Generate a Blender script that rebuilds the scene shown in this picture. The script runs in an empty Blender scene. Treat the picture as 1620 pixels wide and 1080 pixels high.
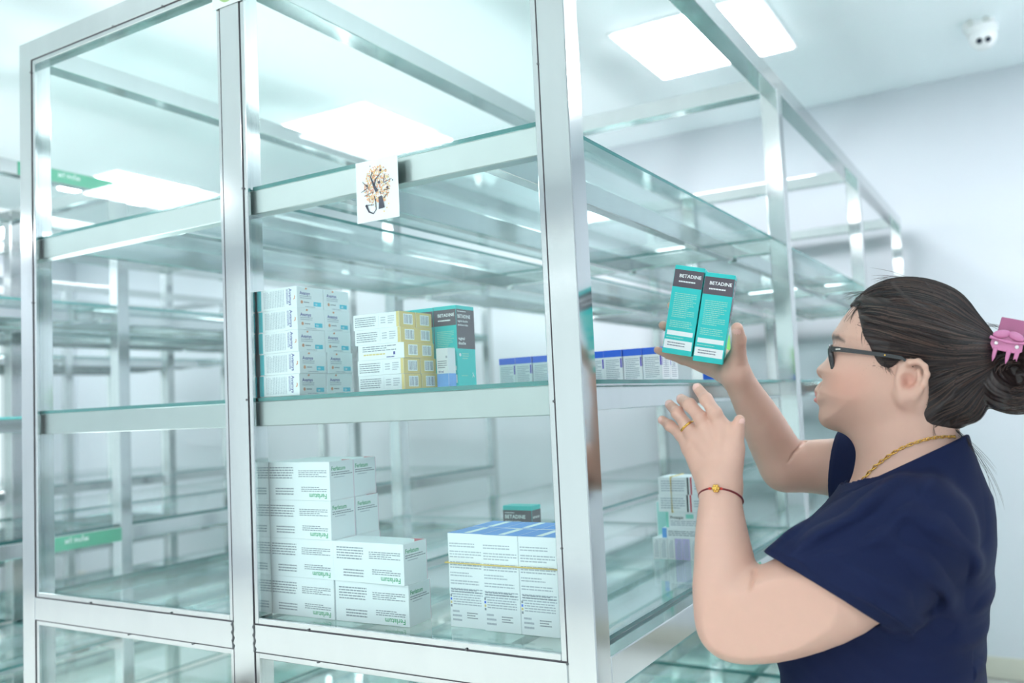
import bpy, bmesh, math, random
import numpy as np
from mathutils import Vector, Matrix

# ------------------------------------------------------------------ camera, world, exposure, ceiling panels
SC = bpy.context.scene
COL = SC.collection
PI = math.pi
random.seed(7)

cam_d = bpy.data.cameras.new('camera')
cam = bpy.data.objects.new('camera', cam_d)
COL.objects.link(cam)
_r, _u, _f = [[0.857432, 0.51255, -0.045847], [0.075379, -0.036968, 0.996469], [-0.509046, 0.857861, 0.070333]]
cam.matrix_world = Matrix(((_r[0], _u[0], -_f[0], 0), (_r[1], _u[1], -_f[1], 0), (_r[2], _u[2], -_f[2], 0), (0, 0, 0, 1)))
cam.location = (0.53391,-1.08261,1.40000)
cam_d.lens = 31.0603
cam_d.sensor_width = 36
cam_d.clip_start = 0.02
cam_d.dof.use_dof = True
cam_d.dof.focus_distance = 1.33
cam_d.dof.aperture_fstop = 3.2
SC.camera = cam

world = bpy.data.worlds.new('daylight')
SC.world = world
world.use_nodes = True
world.node_tree.nodes['Background'].inputs[0].default_value = (0.86, 0.97, 1.0, 1)
world.node_tree.nodes['Background'].inputs[1].default_value = 0.66

SC.view_settings.view_transform = 'Standard'
SC.view_settings.look = 'None'
SC.view_settings.gamma = 1.0
SC.view_settings.use_curve_mapping = False
SC.view_settings.exposure = 1.06
SC.cycles.transparent_max_bounces = 64
SC.cycles.max_bounces = 14
SC.cycles.diffuse_bounces = 9
SC.cycles.glossy_bounces = 5
SC.cycles.use_denoising = True
SC.cycles.sample_clamp_indirect = 6.0
SC.cycles.caustics_reflective = False
SC.cycles.caustics_refractive = False

LAMP_POWER = 11.0          # radiance of the ceiling panels

# unseen spots aimed up, added to brighten the ceiling and cabinet interiors
for (sx0, sy0, sz0), watts, cone_ in (((1.55, 1.4, 1.75), 74, 140), ((-1.75, .35, 1.00), 44, 165), ((-1.75, 2.3, 1.00), 36, 165), ((-3.9, 1.0, 1.00), 46, 165)):
    fd = bpy.data.lights.new('ceiling_fill', 'SPOT')
    fd.energy = watts
    fd.spot_size = math.radians(cone_)
    fd.spot_blend = 0.9
    fd.shadow_soft_size = 0.25
    fd.color = (0.93, 0.97, 1.0)
    fill_spot = bpy.data.objects.new('ceiling_fill', fd)
    COL.objects.link(fill_spot)
    fill_spot.location = (sx0, sy0, sz0)
    fill_spot.rotation_euler = (PI, 0, 0)

# ------------------------------------------------------------------ helpers
def srgb(r, g, b):
    def f(c):
        c /= 255.0
        return c / 12.92 if c <= 0.04045 else ((c + 0.055) / 1.055) ** 2.4
    return (f(r), f(g), f(b), 1.0)

_MATS = {}
def mat(name, col, rough=0.5, metal=0.0, spec=0.5, noise=0.0, nscale=8.0, bump=0.0, coat=0.0, sss=0.0, emit=0.0, stretch=None):
    if name in _MATS:
        return _MATS[name]
    m = bpy.data.materials.new(name)
    m.use_nodes = True
    nt = m.node_tree
    b = nt.nodes['Principled BSDF']
    b.inputs['Base Color'].default_value = col
    b.inputs['Roughness'].default_value = rough
    b.inputs['Metallic'].default_value = metal
    b.inputs['Specular IOR Level'].default_value = spec
    b.inputs['Coat Weight'].default_value = coat
    if sss:
        b.inputs['Subsurface Weight'].default_value = sss
        b.inputs['Subsurface Radius'].default_value = (0.012, 0.005, 0.003)
        b.inputs['Subsurface Scale'].default_value = 1.0
    if emit:
        b.inputs['Emission Color'].default_value = col
        b.inputs['Emission Strength'].default_value = emit
    if noise or bump:
        tc = nt.nodes.new('ShaderNodeTexCoord')
        n = nt.nodes.new('ShaderNodeTexNoise')
        n.inputs['Scale'].default_value = nscale
        n.inputs['Detail'].default_value = 4
        if stretch:
            mp = nt.nodes.new('ShaderNodeMapping')
            mp.inputs['Scale'].default_value = stretch
            nt.links.new(tc.outputs['Object'], mp.inputs['Vector'])
            nt.links.new(mp.outputs['Vector'], n.inputs['Vector'])
        else:
            nt.links.new(tc.outputs['Object'], n.inputs['Vector'])
        if noise:
            mx = nt.nodes.new('ShaderNodeMix')
            mx.data_type = 'RGBA'
            mx.inputs['A'].default_value = tuple(max(0, c * (1 - noise)) for c in col[:3]) + (1,)
            mx.inputs['B'].default_value = tuple(min(1, c * (1 + noise)) for c in col[:3]) + (1,)
            nt.links.new(n.outputs['Fac'], mx.inputs['Factor'])
            nt.links.new(mx.outputs['Result'], b.inputs['Base Color'])
        if bump:
            bp = nt.nodes.new('ShaderNodeBump')
            bp.inputs['Strength'].default_value = bump
            bp.inputs['Distance'].default_value = 0.002
            nt.links.new(n.outputs['Fac'], bp.inputs['Height'])
            nt.links.new(bp.outputs['Normal'], b.inputs['Normal'])
    _MATS[name] = m
    return m

def glass_mat(name, tint, refl=1.0):
    """Thin clear sheet: straight-through tinted transmission plus a Fresnel reflection on each face."""
    m = bpy.data.materials.new(name)
    m.use_nodes = True
    nt = m.node_tree
    nt.nodes.remove(nt.nodes['Principled BSDF'])
    out = nt.nodes['Material Output']
    tr = nt.nodes.new('ShaderNodeBsdfTransparent')
    tr.inputs['Color'].default_value = tint
    gl = nt.nodes.new('ShaderNodeBsdfGlossy')
    gl.inputs['Roughness'].default_value = 0.0
    gl.inputs['Color'].default_value = (refl, refl, refl, 1)
    fr = nt.nodes.new('ShaderNodeFresnel')
    fr.inputs['IOR'].default_value = 1.45
    # same reflectance from inside the sheet as from outside: use the front-facing index on back faces
    ge = nt.nodes.new('ShaderNodeNewGeometry')
    mi = nt.nodes.new('ShaderNodeMix')
    mi.inputs['A'].default_value = 1.45
    mi.inputs['B'].default_value = 1 / 1.45
    nt.links.new(ge.outputs['Backfacing'], mi.inputs['Factor'])
    nt.links.new(mi.outputs['Result'], fr.inputs['IOR'])
    mx = nt.nodes.new('ShaderNodeMixShader')
    nt.links.new(fr.outputs['Fac'], mx.inputs['Fac'])
    nt.links.new(tr.outputs['BSDF'], mx.inputs[1])
    nt.links.new(gl.outputs['BSDF'], mx.inputs[2])
    nt.links.new(mx.outputs['Shader'], out.inputs['Surface'])
    return m

def add_box(bm, x0, x1, y0, y1, z0, z1, mi=0, skip=()):
    v = [bm.verts.new(p) for p in ((x0, y0, z0), (x1, y0, z0), (x1, y1, z0), (x0, y1, z0), (x0, y0, z1), (x1, y0, z1), (x1, y1, z1), (x0, y1, z1))]
    for k, q in enumerate(((0, 3, 2, 1), (4, 5, 6, 7), (0, 1, 5, 4), (1, 2, 6, 5), (2, 3, 7, 6), (3, 0, 4, 7))):
        f = bm.faces.new([v[i] for i in q])
        f.material_index = mi[k] if isinstance(mi, (tuple, list)) else mi

def finish(bm, name, mats, parent=None, bevel=0.0, smooth=False, loc=None):
    if bevel:
        bmesh.ops.bevel(bm, geom=list(bm.edges), offset=bevel, segments=1, profile=0.5, affect='EDGES')
    me = bpy.data.meshes.new(name)
    bm.to_mesh(me)
    bm.free()
    for m in (mats if isinstance(mats, (list, tuple)) else [mats]):
        me.materials.append(m)
    if smooth:
        me.polygons.foreach_set('use_smooth', [True] * len(me.polygons))
    o = bpy.data.objects.new(name, me)
    COL.objects.link(o)
    if parent:
        o.parent = parent
    if loc:
        o.location = loc
    return o

def link_mesh(name, me, parent=None, loc=(0, 0, 0)):
    o = bpy.data.objects.new(name, me)
    COL.objects.link(o)
    o.location = loc
    if parent:
        o.parent = parent
    return o

def box(name, x0, x1, y0, y1, z0, z1, m, parent=None, bevel=0.0):
    bm = bmesh.new()
    add_box(bm, x0, x1, y0, y1, z0, z1)
    return finish(bm, name, m, parent, bevel)

def empty(name, loc, rot=(0, 0, 0)):
    o = bpy.data.objects.new(name, None)
    o.empty_display_size = 0.05
    COL.objects.link(o)
    o.location = loc
    o.rotation_euler = rot
    return o

def tag(o, label=None, cat=None, group=None, kind=None):
    if label: o['label'] = label
    if cat: o['category'] = cat
    if group: o['group'] = group
    if kind: o['kind'] = kind
    return o

def tube_mesh(bm, pts, r, seg=8, closed=False, caps=True, mi=0):
    """A tube along a polyline; r a number or one radius per point."""
    n = len(pts)
    rr = r if isinstance(r, (list, tuple, np.ndarray)) else [r] * n
    rings = []
    P_ = [Vector(p) for p in pts]
    up = None
    for i in range(n):
        a = P_[(i - 1) % n] if (closed or i > 0) else P_[i]
        b = P_[(i + 1) % n] if (closed or i < n - 1) else P_[i]
        t = (b - a).normalized()
        if up is None:
            up = Vector((0, 0, 1)) if abs(t.z) < 0.9 else Vector((1, 0, 0))
        s = t.cross(up)
        if s.length < 1e-6:
            s = t.cross(Vector((0.3, 1, 0.2)))
        s.normalize()
        up = s.cross(t).normalized()
        rings.append([bm.verts.new(P_[i] + (s * math.cos(2 * PI * k / seg) + up * math.sin(2 * PI * k / seg)) * rr[i]) for k in range(seg)])
    for i in range(n if closed else n - 1):
        A, B = rings[i], rings[(i + 1) % n]
        for k in range(seg):
            f = bm.faces.new((A[k], A[(k + 1) % seg], B[(k + 1) % seg], B[k]))
            f.material_index = mi
            f.smooth = True
    if caps and not closed:
        bm.faces.new(rings[0][::-1]).material_index = mi
        bm.faces.new(rings[-1]).material_index = mi

_TXT = {}
def text_polys(s, bold=False):
    """Triangles of a line of lettering, unit height, origin at its lower left: (verts, faces, width)."""
    if s in _TXT:
        return _TXT[s]
    cu = bpy.data.curves.new('t', 'FONT')
    cu.body = s
    cu.size = 1.0
    cu.resolution_u = 2
    if bold:
        cu.offset = 0.018
    ob = bpy.data.objects.new('t', cu)
    COL.objects.link(ob)
    dg = bpy.context.evaluated_depsgraph_get()
    me = bpy.data.meshes.new_from_object(ob.evaluated_get(dg))
    vs = [(v.co.x, v.co.y) for v in me.vertices]
    fs = [tuple(p.vertices) for p in me.polygons]
    w = max([v[0] for v in vs] or [0])
    bpy.data.objects.remove(ob)
    bpy.data.curves.remove(cu)
    bpy.data.meshes.remove(me)
    _TXT[s] = (vs, fs, w)
    return _TXT[s]

# ------------------------------------------------------------------ the room
M_CEIL = mat('ceiling_paint', srgb(243, 251, 253), 0.75, noise=0.015, nscale=1.5)
M_WALL = mat('wall_paint', srgb(207, 212, 217), 0.7, noise=0.015, nscale=1.2)
M_FLOOR = mat('floor_tile', srgb(236, 236, 230), 0.25, noise=0.03, nscale=3.0)
M_JOINT = mat('floor_joint', srgb(180, 180, 174), 0.8)
M_BASE = mat('baseboard_tile', srgb(206, 204, 190), 0.4)
M_STEEL = mat('polished_steel', srgb(205, 209, 209), 0.11, metal=1.0, noise=0.05, nscale=30, bump=0.02, stretch=(1, 1, 0.15))
M_BRUSHED = mat('brushed_steel', srgb(190, 192, 191), 0.42, metal=1.0, noise=0.04, nscale=30)
M_WELD = mat('weld_bead', srgb(120, 122, 124), 0.55, metal=0.8, noise=0.3, nscale=400)
M_SHADE_LINE = mat('shade_line', srgb(84, 80, 86), 0.8)
M_LAMP = mat('lamp_diffuser', (.97, .975, 1.02, 1), emit=LAMP_POWER)
M_WHITE = mat('white_plastic', srgb(238, 240, 240), 0.35)
M_BLACKGL = mat('black_lens', srgb(40, 46, 60), 0.08)
M_GREEN = mat('green_label', srgb(64, 168, 132), 0.45)
M_WHITEINK = mat('white_ink', srgb(245, 250, 250), 0.5)
M_GLASS = glass_mat('clear_sheet', (0.912, 0.996, 0.984, 1))
M_PANE = glass_mat('pane_sheet', (0.952, 0.994, 0.986, 1))
M_EDGE = mat('glass_edge', srgb(62, 132, 130), 0.1, spec=0.6)
M_WINDOWGLASS = glass_mat('window_sheet', (0.98, 1.0, 1.0, 1))

RX0, RX1, RY0, RY1, CZ = -6.9, 2.3, -4.3, 3.75, 2.911
def struct(o):
    o['kind'] = 'structure'
    return o

struct(box('ceiling', RX0 - .1, RX1 + .1, RY0 - .1, RY1 + .1, CZ, CZ + .1, M_CEIL))
fl = struct(box('floor', RX0 - .1, RX1 + .1, RY0 - .1, RY1 + .1, -.12, -.004, M_JOINT))
tile = None
for i in range(15):
    for j in range(13):
        x, y = RX0 + i * .6 + .31, RY0 + j * .6 + .31
        if x > RX1 or y > RY1 or (x < -3 and y < -1) or y < -2.6:
            continue
        if tile is None:
            bm = bmesh.new()
            add_box(bm, -.2985, .2985, -.2985, .2985, -.006, 0)
            o = finish(bm, 'floor_tile', M_FLOOR, fl, loc=(x, y, 0))
            tile = o.data
        else:
            link_mesh('floor_tile', tile, fl, (x, y, 0))
bm = bmesh.new()
add_box(bm, RX0, RX1, RY0, -2.6 + .01, -.006, 0)
finish(bm, 'floor_behind', M_FLOOR, fl)
bm = bmesh.new()
add_box(bm, RX0, -3.0, -2.59, -1.0, -.006, 0)
finish(bm, 'floor_corner', M_FLOOR, fl)
struct(box('wall_back', RX0 - .1, RX1 + .1, RY1, RY1 + .1, 0, CZ, M_WALL))
# unseen glazed front behind the camera, added to let soft front light in
SF = (-5.6, 1.7, .25, 2.65)
bm = bmesh.new()
add_box(bm, RX0 - .1, RX1 + .1, RY0 - .1, RY0, 0, SF[2]); add_box(bm, RX0 - .1, RX1 + .1, RY0 - .1, RY0, SF[3], CZ)
add_box(bm, RX0 - .1, SF[0], RY0 - .1, RY0, SF[2], SF[3]); add_box(bm, SF[1], RX1 + .1, RY0 - .1, RY0, SF[2], SF[3])
struct(finish(bm, 'wall_front', M_WALL))
w = struct(box('window_3', SF[0], SF[1], RY0 - .06, RY0 - .055, SF[2], SF[3], M_WINDOWGLASS))
bm = bmesh.new()
for k in range(5):
    x = SF[0] + (SF[1] - SF[0]) * k / 4
    add_box(bm, x - .025, x + .025, RY0 - .08, RY0 - .03, SF[2], SF[3])
for z in (SF[2] + .025, SF[3] - .025):
    add_box(bm, SF[0], SF[1], RY0 - .08, RY0 - .03, z - .025, z + .025)
finish(bm, 'window_frame', M_WHITE, w)
struct(box('wall_right', RX1, RX1 + .1, RY0, RY1, 0, CZ, M_WALL))
# left wall with two wide windows
WINS = [(-2.6, -.2, .85, 2.45), (.5, 3.3, .85, 2.45)]
bm = bmesh.new()
add_box(bm, RX0 - .12, RX0, RY0, RY1, 0, .85)
add_box(bm, RX0 - .12, RX0, RY0, RY1, 2.45, CZ)
ys = [RY0] + [v for w in WINS for v in w[:2]] + [RY1]
for k in range(0, len(ys), 2):
    add_box(bm, RX0 - .12, RX0, ys[k], ys[k + 1], .85, 2.45)
struct(finish(bm, 'wall_left', M_WALL))
for n, (y0, y1, z0, z1) in enumerate(WINS):
    w = struct(box('window_%d' % (n + 1), RX0 - .08, RX0 - .075, y0, y1, z0, z1, M_WINDOWGLASS))
    bm = bmesh.new()
    for (a, b, c, d) in ((y0, y0 + .05, z0, z1), (y1 - .05, y1, z0, z1), (y0, y1, z0, z0 + .05), (y0, y1, z1 - .05, z1), ((y0 + y1) / 2 - .025, (y0 + y1) / 2 + .025, z0, z1)):
        add_box(bm, RX0 - .1, RX0 - .05, a, b, c, d)
    finish(bm, 'window_frame', M_WHITE, w)
struct(box('baseboard_back', RX0, RX1, RY1 - .012, RY1, 0, .10, M_BASE, bevel=.002))
struct(box('baseboard_right', RX1 - .012, RX1, RY0, RY1 - .012, 0, .10, M_BASE, bevel=.002))

# ceiling panels
panels = 0
for i in range(-1, 4):
    for j in range(0, 3):
        x, y = -.585 - 1.93 * i, (2.53, -.08, -2.68)[j]
        if j == 1 and i <= 0: continue
        if i <= 0 and j == 0:
            lab = 'square ceiling light panel in front of the white dome camera' if i == 0 else 'square ceiling light panel over the aisle by the plain white wall'
        else:
            lab = 'ceiling light panel, %s row from the back wall, %s' % (['first', 'second', 'third'][j], ['over the walkway', 'over the stocked cabinet', 'over the middle cabinet', 'over the second aisle', 'nearest the windows'][i + 1])
        t = empty('ceiling_light', (x, y, CZ))
        tag(t, lab, 'light', 'recessed ceiling light panels')
        bm = bmesh.new()
        for (a, b, c, d) in ((-.315, .315, -.315, -.298), (-.315, .315, .298, .315), (-.315, -.298, -.298, .298), (.298, .315, -.298, .298)):
            add_box(bm, a, b, c, d, -.006, 0.0)
        finish(bm, 'lamp_frame', M_WHITE, t)
        bm = bmesh.new()
        add_box(bm, -.298, .298, -.298, .298, -.013, -.004)
        finish(bm, 'diffuser', M_LAMP, t)

# ------------------------------------------------------------------ glass cabinets
CW, PT = 1.3285, .0445           # cabinet width, post thickness
ROWY = [0.0, 1.2335, 2.432, 3.6125]   # near face of each post row
TOPZ = 2.2315
RT = [1.797, 1.424, 1.047, .670, .290]   # tops of the shelf rails
SHT = .0065                        # shelf glass thickness

_pm = {}
def shared_box(key, name, dims, m, parent, loc, bevel=.0015):
    k = (key,) + tuple(round(v, 4) for v in dims)
    if k not in _pm:
        bm = bmesh.new()
        add_box(bm, 0, dims[0], 0, dims[1], 0, dims[2])
        if bevel: bmesh.ops.bevel(bm, geom=list(bm.edges), offset=bevel, segments=1, profile=.5, affect='EDGES')
        me = bpy.data.meshes.new(name); bm.to_mesh(me); bm.free()
        for q in (m if isinstance(m, (list, tuple)) else [m]): me.materials.append(q)
        _pm[k] = me
    return link_mesh(name, _pm[k], parent, loc)

def glass_sheet(name, dims, parent, loc, thin, m=None):
    """Sheet whose thin axis (0,1,2) is given: broad faces clear, edges dark green."""
    k = ('g', thin, name) + tuple(round(v, 4) for v in dims)
    if k not in _pm:
        bm = bmesh.new()
        broad = {0: (3, 5), 1: (2, 4), 2: (0, 1)}[thin]
        add_box(bm, 0, dims[0], 0, dims[1], 0, dims[2], mi=[0 if q in broad else 1 for q in range(6)])
        me = bpy.data.meshes.new(name); bm.to_mesh(me); bm.free()
        me.materials.append(m or M_GLASS); me.materials.append(M_EDGE)
        _pm[k] = me
    return link_mesh(name, _pm[k], parent, loc)

def cabinet(x1, yoff, label, end_panes=True, rows=4, low=True):
    """x1: plane of its face that looks towards +X; yoff: where its first post row stands."""
    t = empty('glass_cabinet', (x1, yoff, 0))
    tag(t, label, 'cabinet', 'steel and glass pharmacy cabinets')
    xs = [-PT, -.695, -CW]
    for r in range(rows):
        y = ROWY[r]
        for k, x in enumerate(xs):
            w = PT if k != 1 else .050
            shared_box('post', 'post', (w, PT, TOPZ if k != 1 else TOPZ - .0435), M_STEEL, t, (x, y, 0))
        # cross rails
        segs = [(-CW + PT, -.695), (-.645, -PT)]
        for a, b in segs:
            shared_box('rail', 'cross_rail', (b - a, PT, .0445), M_STEEL, t, (a, y, TOPZ - .0445))
            for q, z in enumerate(RT):
                if q == 2 and r == 0 or q == 4:
                    shared_box('rail', 'cross_rail', (b - a, PT, .047), M_STEEL, t, (a, y, z - .047))
                elif r == 0:
                    shared_box('rail', 'cross_rail', (b - a + .008, .026, .043), M_BRUSHED, t, (a - .004, y + .016, z - .043))
                else:
                    shared_box('rail', 'cross_rail', (b - a, .032, .034), M_STEEL, t, (a, y + .006, z - .034))
        # long rails to the next row
        if r < rows - 1:
            yy, L = y + PT, ROWY[r + 1] - y - PT
            for x, w in ((-PT, PT), (-.695, .050), (-CW, PT)):
                shared_box('rail', 'long_rail', (w, L, .0445), M_STEEL, t, (x, yy, TOPZ - .0445))
            for x in (-PT, -CW):
                shared_box('rail', 'long_rail', (PT, L, .047), M_STEEL, t, (x, yy, RT[2] - .047))
                if low: shared_box('rail', 'long_rail', (PT, L, .047), M_STEEL, t, (x, yy, RT[4] - .047))
            for q in (0, 1, 2, 3):
                for x in (-.1700, -.462, -.875, -1.19):
                    if r == 0: yy2, L2 = y + .0425, ROWY[1] - y - .0425 + .0055
                    else: yy2, L2 = y + .0385, L + PT - .0385 + .0055
                    if q == 2: yy2, L2 = yy, L
                    shared_box('rail', 'shelf_rail', (.025, L2, .042), M_STEEL, t, (x, yy2, RT[q] - .0425), .001)
            # glass shelves, two sheets wide
            for q in range(5):
                for a, b in ((-.638, -.037), (-CW + .037, -.702)):
                    y0 = y + (.0165 if r == 0 else -.0)
                    if r > 0: y0 = y + .003
                    glass_sheet('glass_shelf', (b - a, ROWY[r + 1] - y0 - .001, SHT), t, (a, y0, RT[q] + .0002), 2)
    # glazed end: one tall sheet above the low rail and one below it, held by beads
    if end_panes:
        for a, b in ((-CW + PT, -.695), (-.645, -PT)):
            for z0, z1 in ((RT[2], TOPZ - .0445), (RT[4], RT[2] - .047)):
                glass_sheet('glass_pane', (b - a, .005, z1 - z0), t, (a, .0095, z0), 1, M_PANE)
                bw = .010
                for x in (a, b - bw):
                    shared_box('bead', 'glazing_bead', (bw, .0075, z1 - z0), M_STEEL, t, (x, .0015, z0), .001)
                for z in (z0, z1 - bw):
                    shared_box('bead', 'glazing_bead', (b - a - 2 * bw, .0075, bw), M_STEEL, t, (a + bw, .0015, z), .001)
                # dark strips painting the shadow line between bead and post, small pins
                shared_box('seam', 'seam_shade', (.0009, .002, z1 - z0), M_SHADE_LINE, t, (a - .0004, -.0002, z0), 0)
                shared_box('seam', 'seam_shade', (.0011, .002, z1 - z0), M_SHADE_LINE, t, (b - .0006, -.0002, z0), 0)
                shared_box('seam', 'seam_shade', (b - a, .002, .001), M_SHADE_LINE, t, (a, -.0002, z1 - .0004), 0)
                shared_box('seam', 'seam_shade', (b - a, .002, .001), M_SHADE_LINE, t, (a, -.0002, z0 - .0004), 0)
    return t

def hex_pin(parent, x, z):
    k = 'pin'
    if k not in _pm:
        bm = bmesh.new()
        bmesh.ops.create_cone(bm, cap_ends=True, segments=8, radius1=.0022, radius2=.0014, depth=.002, matrix=Matrix.Rotation(PI / 2, 4, 'X'))
        me = bpy.data.meshes.new('pin'); bm.to_mesh(me); bm.free(); me.materials.append(M_WELD)
        _pm[k] = me
    link_mesh('pin', _pm[k], parent, (x, -.001, z))

CAB = cabinet(0, 0, 'tall steel and glass cabinet holding the medicine boxes, beside the person')
for x, z in ((-.0455, 1.401), (-.0445, 1.045), (-.645, 1.80), (-.648, 1.428), (-.52, 1.048), (-.21, 1.048), (-1.2845, 1.66), (-1.2845, 2.16),
             (-1.0, 2.188), (-.85, 2.188), (-1.10, 1.048), (-.86, 1.048), (-.98, .999), (-.80, .999), (-.5, .999), (-.0445, 1.88), (-.0445, 1.20)):
    hex_pin(CAB, x, z)
# weld beads at the mid post
for x, s in ((-.6965, 1), (-.6445, -1)):
    bm = bmesh.new()
    pts = [(x + .0012 * math.sin(k * 1.9), -.0004, RT[2] - .046 + k * .0046) for k in range(11)]
    tube_mesh(bm, pts, [.0018 + .0007 * math.sin(k * 2.3) for k in range(11)], 6)
    finish(bm, 'weld', M_WELD, CAB)

cabinet(-2.165, -.41, 'empty steel and glass cabinet across the aisle, behind the stocked one')
cabinet(-4.35, -.41, 'empty steel and glass cabinet farthest from the person, nearest the windows')

# green shelf labels: white lettering on green strips
def label_strip(parent, x, y0, y1, z0, z1, lines=True, wrap=0):
    bm = bmesh.new()
    add_box(bm, x, x + .0008, y0, y1, z0, z1)
    o = finish(bm, 'green_label_strip', [M_GREEN], parent)
    o['label'] = 'green label strip with white lettering'
    if lines:
        vs, fs, w = text_polys('M\u1ef8 PH\u1ea8M', True)
        bm = bmesh.new()
        s = (z1 - z0) * .42
        yc = (y0 + y1) / 2 - w * s / 2
        vv = [bm.verts.new((x + .0011, yc + a * s, z0 + (z1 - z0) * .45 + b * s)) for a, b in vs]
        for f in fs:
            bm.faces.new([vv[i] for i in f])
        bmesh.ops.recalc_face_normals(bm, faces=list(bm.faces))
        finish(bm, 'lettering', M_WHITEINK, o)['kind'] = 'stuff'
    return o

# ------------------------------------------------------------------ medicine cartons
INK = dict(
    white=mat('carton_white', srgb(240, 243, 246), 0.45, noise=.01, nscale=60),
    teal=mat('carton_teal', srgb(40, 205, 202), 0.4),
    tealdk=mat('ink_teal', srgb(60, 196, 208), 0.4),
    dark=mat('ink_charcoal', srgb(92, 84, 94), 0.4),
    grey=mat('ink_grey', srgb(178, 186, 196), 0.6),
    greydk=mat('ink_dark_grey', srgb(140, 148, 158), 0.6),
    black=mat('ink_black', srgb(34, 34, 40), 0.5),
    green=mat('ink_green', srgb(72, 172, 124), 0.5),
    navy=mat('ink_navy', srgb(58, 66, 150), 0.5),
    blue=mat('ink_blue', srgb(44, 104, 226), 0.45),
    sky=mat('ink_sky', srgb(74, 148, 230), 0.4),
    pale=mat('ink_pale_blue', srgb(120, 178, 245), 0.4),
    purple=mat('ink_purple', srgb(92, 70, 190), 0.5),
    yellow=mat('ink_yellow', srgb(226, 204, 134), 0.5),
    band=mat('rubber_band', srgb(240, 206, 110), 0.5),
    cyan=mat('ink_cyan', srgb(44, 196, 222), 0.45),
    orange=mat('ink_orange', srgb(222, 150, 112), 0.5),
    red=mat('ink_red', srgb(206, 52, 78), 0.5),
    pink=mat('ink_pink', srgb(232, 186, 206), 0.5),
    lilac=mat('ink_lilac', srgb(206, 196, 236), 0.5),
    lime=mat('ink_lime', srgb(132, 214, 74), 0.45),
    palemint=mat('ink_pale_mint', srgb(186, 230, 226), 0.5),
    mint=mat('ink_mint', srgb(150, 222, 208), 0.5),
    ink=M_WHITEINK,
)
FACE = {  # face -> function (u, v) -> point just proud of it, given w, d, h
    'F': lambda u, v, w, d, h, e: (u, -e, v),
    'R': lambda u, v, w, d, h, e: (w + e, u, v),
    'T': lambda u, v, w, d, h, e: (u, v, h + e),
    'L': lambda u, v, w, d, h, e: (-e, d - u, v),
    'B': lambda u, v, w, d, h, e: (w - u, d + e, v),
}
def print_mesh(dims, items, name):
    """Flat print on a carton's faces. items: ('rect', face, u0, v0, u1, v1, ink) | ('text', face, u, v, size, string, ink, turns) |
    ('lines', face, u0, v0, u1, v1, n, ink, seed, turns): small illegible body text as dashes | ('bars', face, u0, v0, u1, v1, ink) barcode."""
    w, d, h = dims
    size = {'F': (w, h), 'R': (d, h), 'T': (w, d), 'L': (d, h), 'B': (w, h)}
    bm = bmesh.new()
    used = []
    def ink(k):
        if k not in used: used.append(k)
        return used.index(k)
    def poly(face, pts, e, mi):
        vs = [bm.verts.new(FACE[face](u, v, w, d, h, e)) for u, v in pts]
        bm.faces.new(vs).material_index = mi
    def rot(pts, turns, cu, cv):
        for _ in range(turns % 4):
            pts = [(cu - (v - cv), cv + (u - cu)) for u, v in pts]
        return pts
    layer = 0
    for it in items:
        k, face = it[0], it[1]
        layer += 1
        e = .00012 + .00001 * min(layer, 20)
        if k == 'rect':
            _, _, a, b, c, dd, col = it
            poly(face, [(a, b), (c, b), (c, dd), (a, dd)], e, ink(col))
        elif k == 'text':
            _, _, u, v, s, st, col, turns = it
            vs, fs, tw = text_polys(st, True)
            mi = ink(col)
            pp = rot([(u + x * s, v + y * s) for x, y in vs], turns, u, v)
            vv = [bm.verts.new(FACE[face](x, y, w, d, h, e + .0001)) for x, y in pp]
            for f in fs:
                try: bm.faces.new([vv[i] for i in f]).material_index = mi
                except ValueError: pass
        elif k == 'lines':
            _, _, a, b, c, dd, n, col, seed, turns = it
            R = random.Random(seed)
            mi = ink(col)
            vert = turns % 2 == 1
            L0, L1, S0, S1 = (b, dd, a, c) if vert else (a, c, b, dd)
            step = (S1 - S0) / n
            for i in range(n):
                s0 = S0 + i * step + step * .28
                s1 = s0 + step * .44
                q = L0
                end = L1 - (R.random() * .35 if R.random() < .3 else 0) * (L1 - L0)
                while q < end:
                    ln = (L1 - L0) * (.05 + .11 * R.random())
                    q2 = min(q + ln, end)
                    poly(face, [(s0, q), (s1, q), (s1, q2), (s0, q2)] if vert else [(q, s0), (q2, s0), (q2, s1), (q, s1)], e + .0001, mi)
                    q = q2 + (L1 - L0) * .018
        elif k == 'bars':
            _, _, a, b, c, dd, col = it
            R = random.Random(3)
            mi = ink(col)
            q = a
            while q < c:
                q2 = min(q + (c - a) * (.05 + .05 * R.random()), c)
                poly(face, [(q, b), (q2, b), (q2, dd), (q, dd)], e + .0001, mi)
                q = q2 + (c - a) * (.06 + .05 * R.random())
        elif k == 'poly':
            _, _, pts, col = it
            poly(face, pts, e, ink(col))
    bmesh.ops.recalc_face_normals(bm, faces=[])
    me = bpy.data.meshes.new(name)
    bm.to_mesh(me); bm.free()
    for k in used: me.materials.append(INK[k])
    return me

def carton_mesh(dims, name, body='white'):
    w, d, h = dims
    bm = bmesh.new()
    add_box(bm, 0, w, 0, d, 0, h)
    bmesh.ops.bevel(bm, geom=list(bm.edges), offset=.0006, segments=1, profile=.5, affect='EDGES')
    # tuck flap seam: a shallow slot line on the top face
    me = bpy.data.meshes.new(name)
    bm.to_mesh(me); bm.free()
    me.materials.append(INK[body])
    return me

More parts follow.
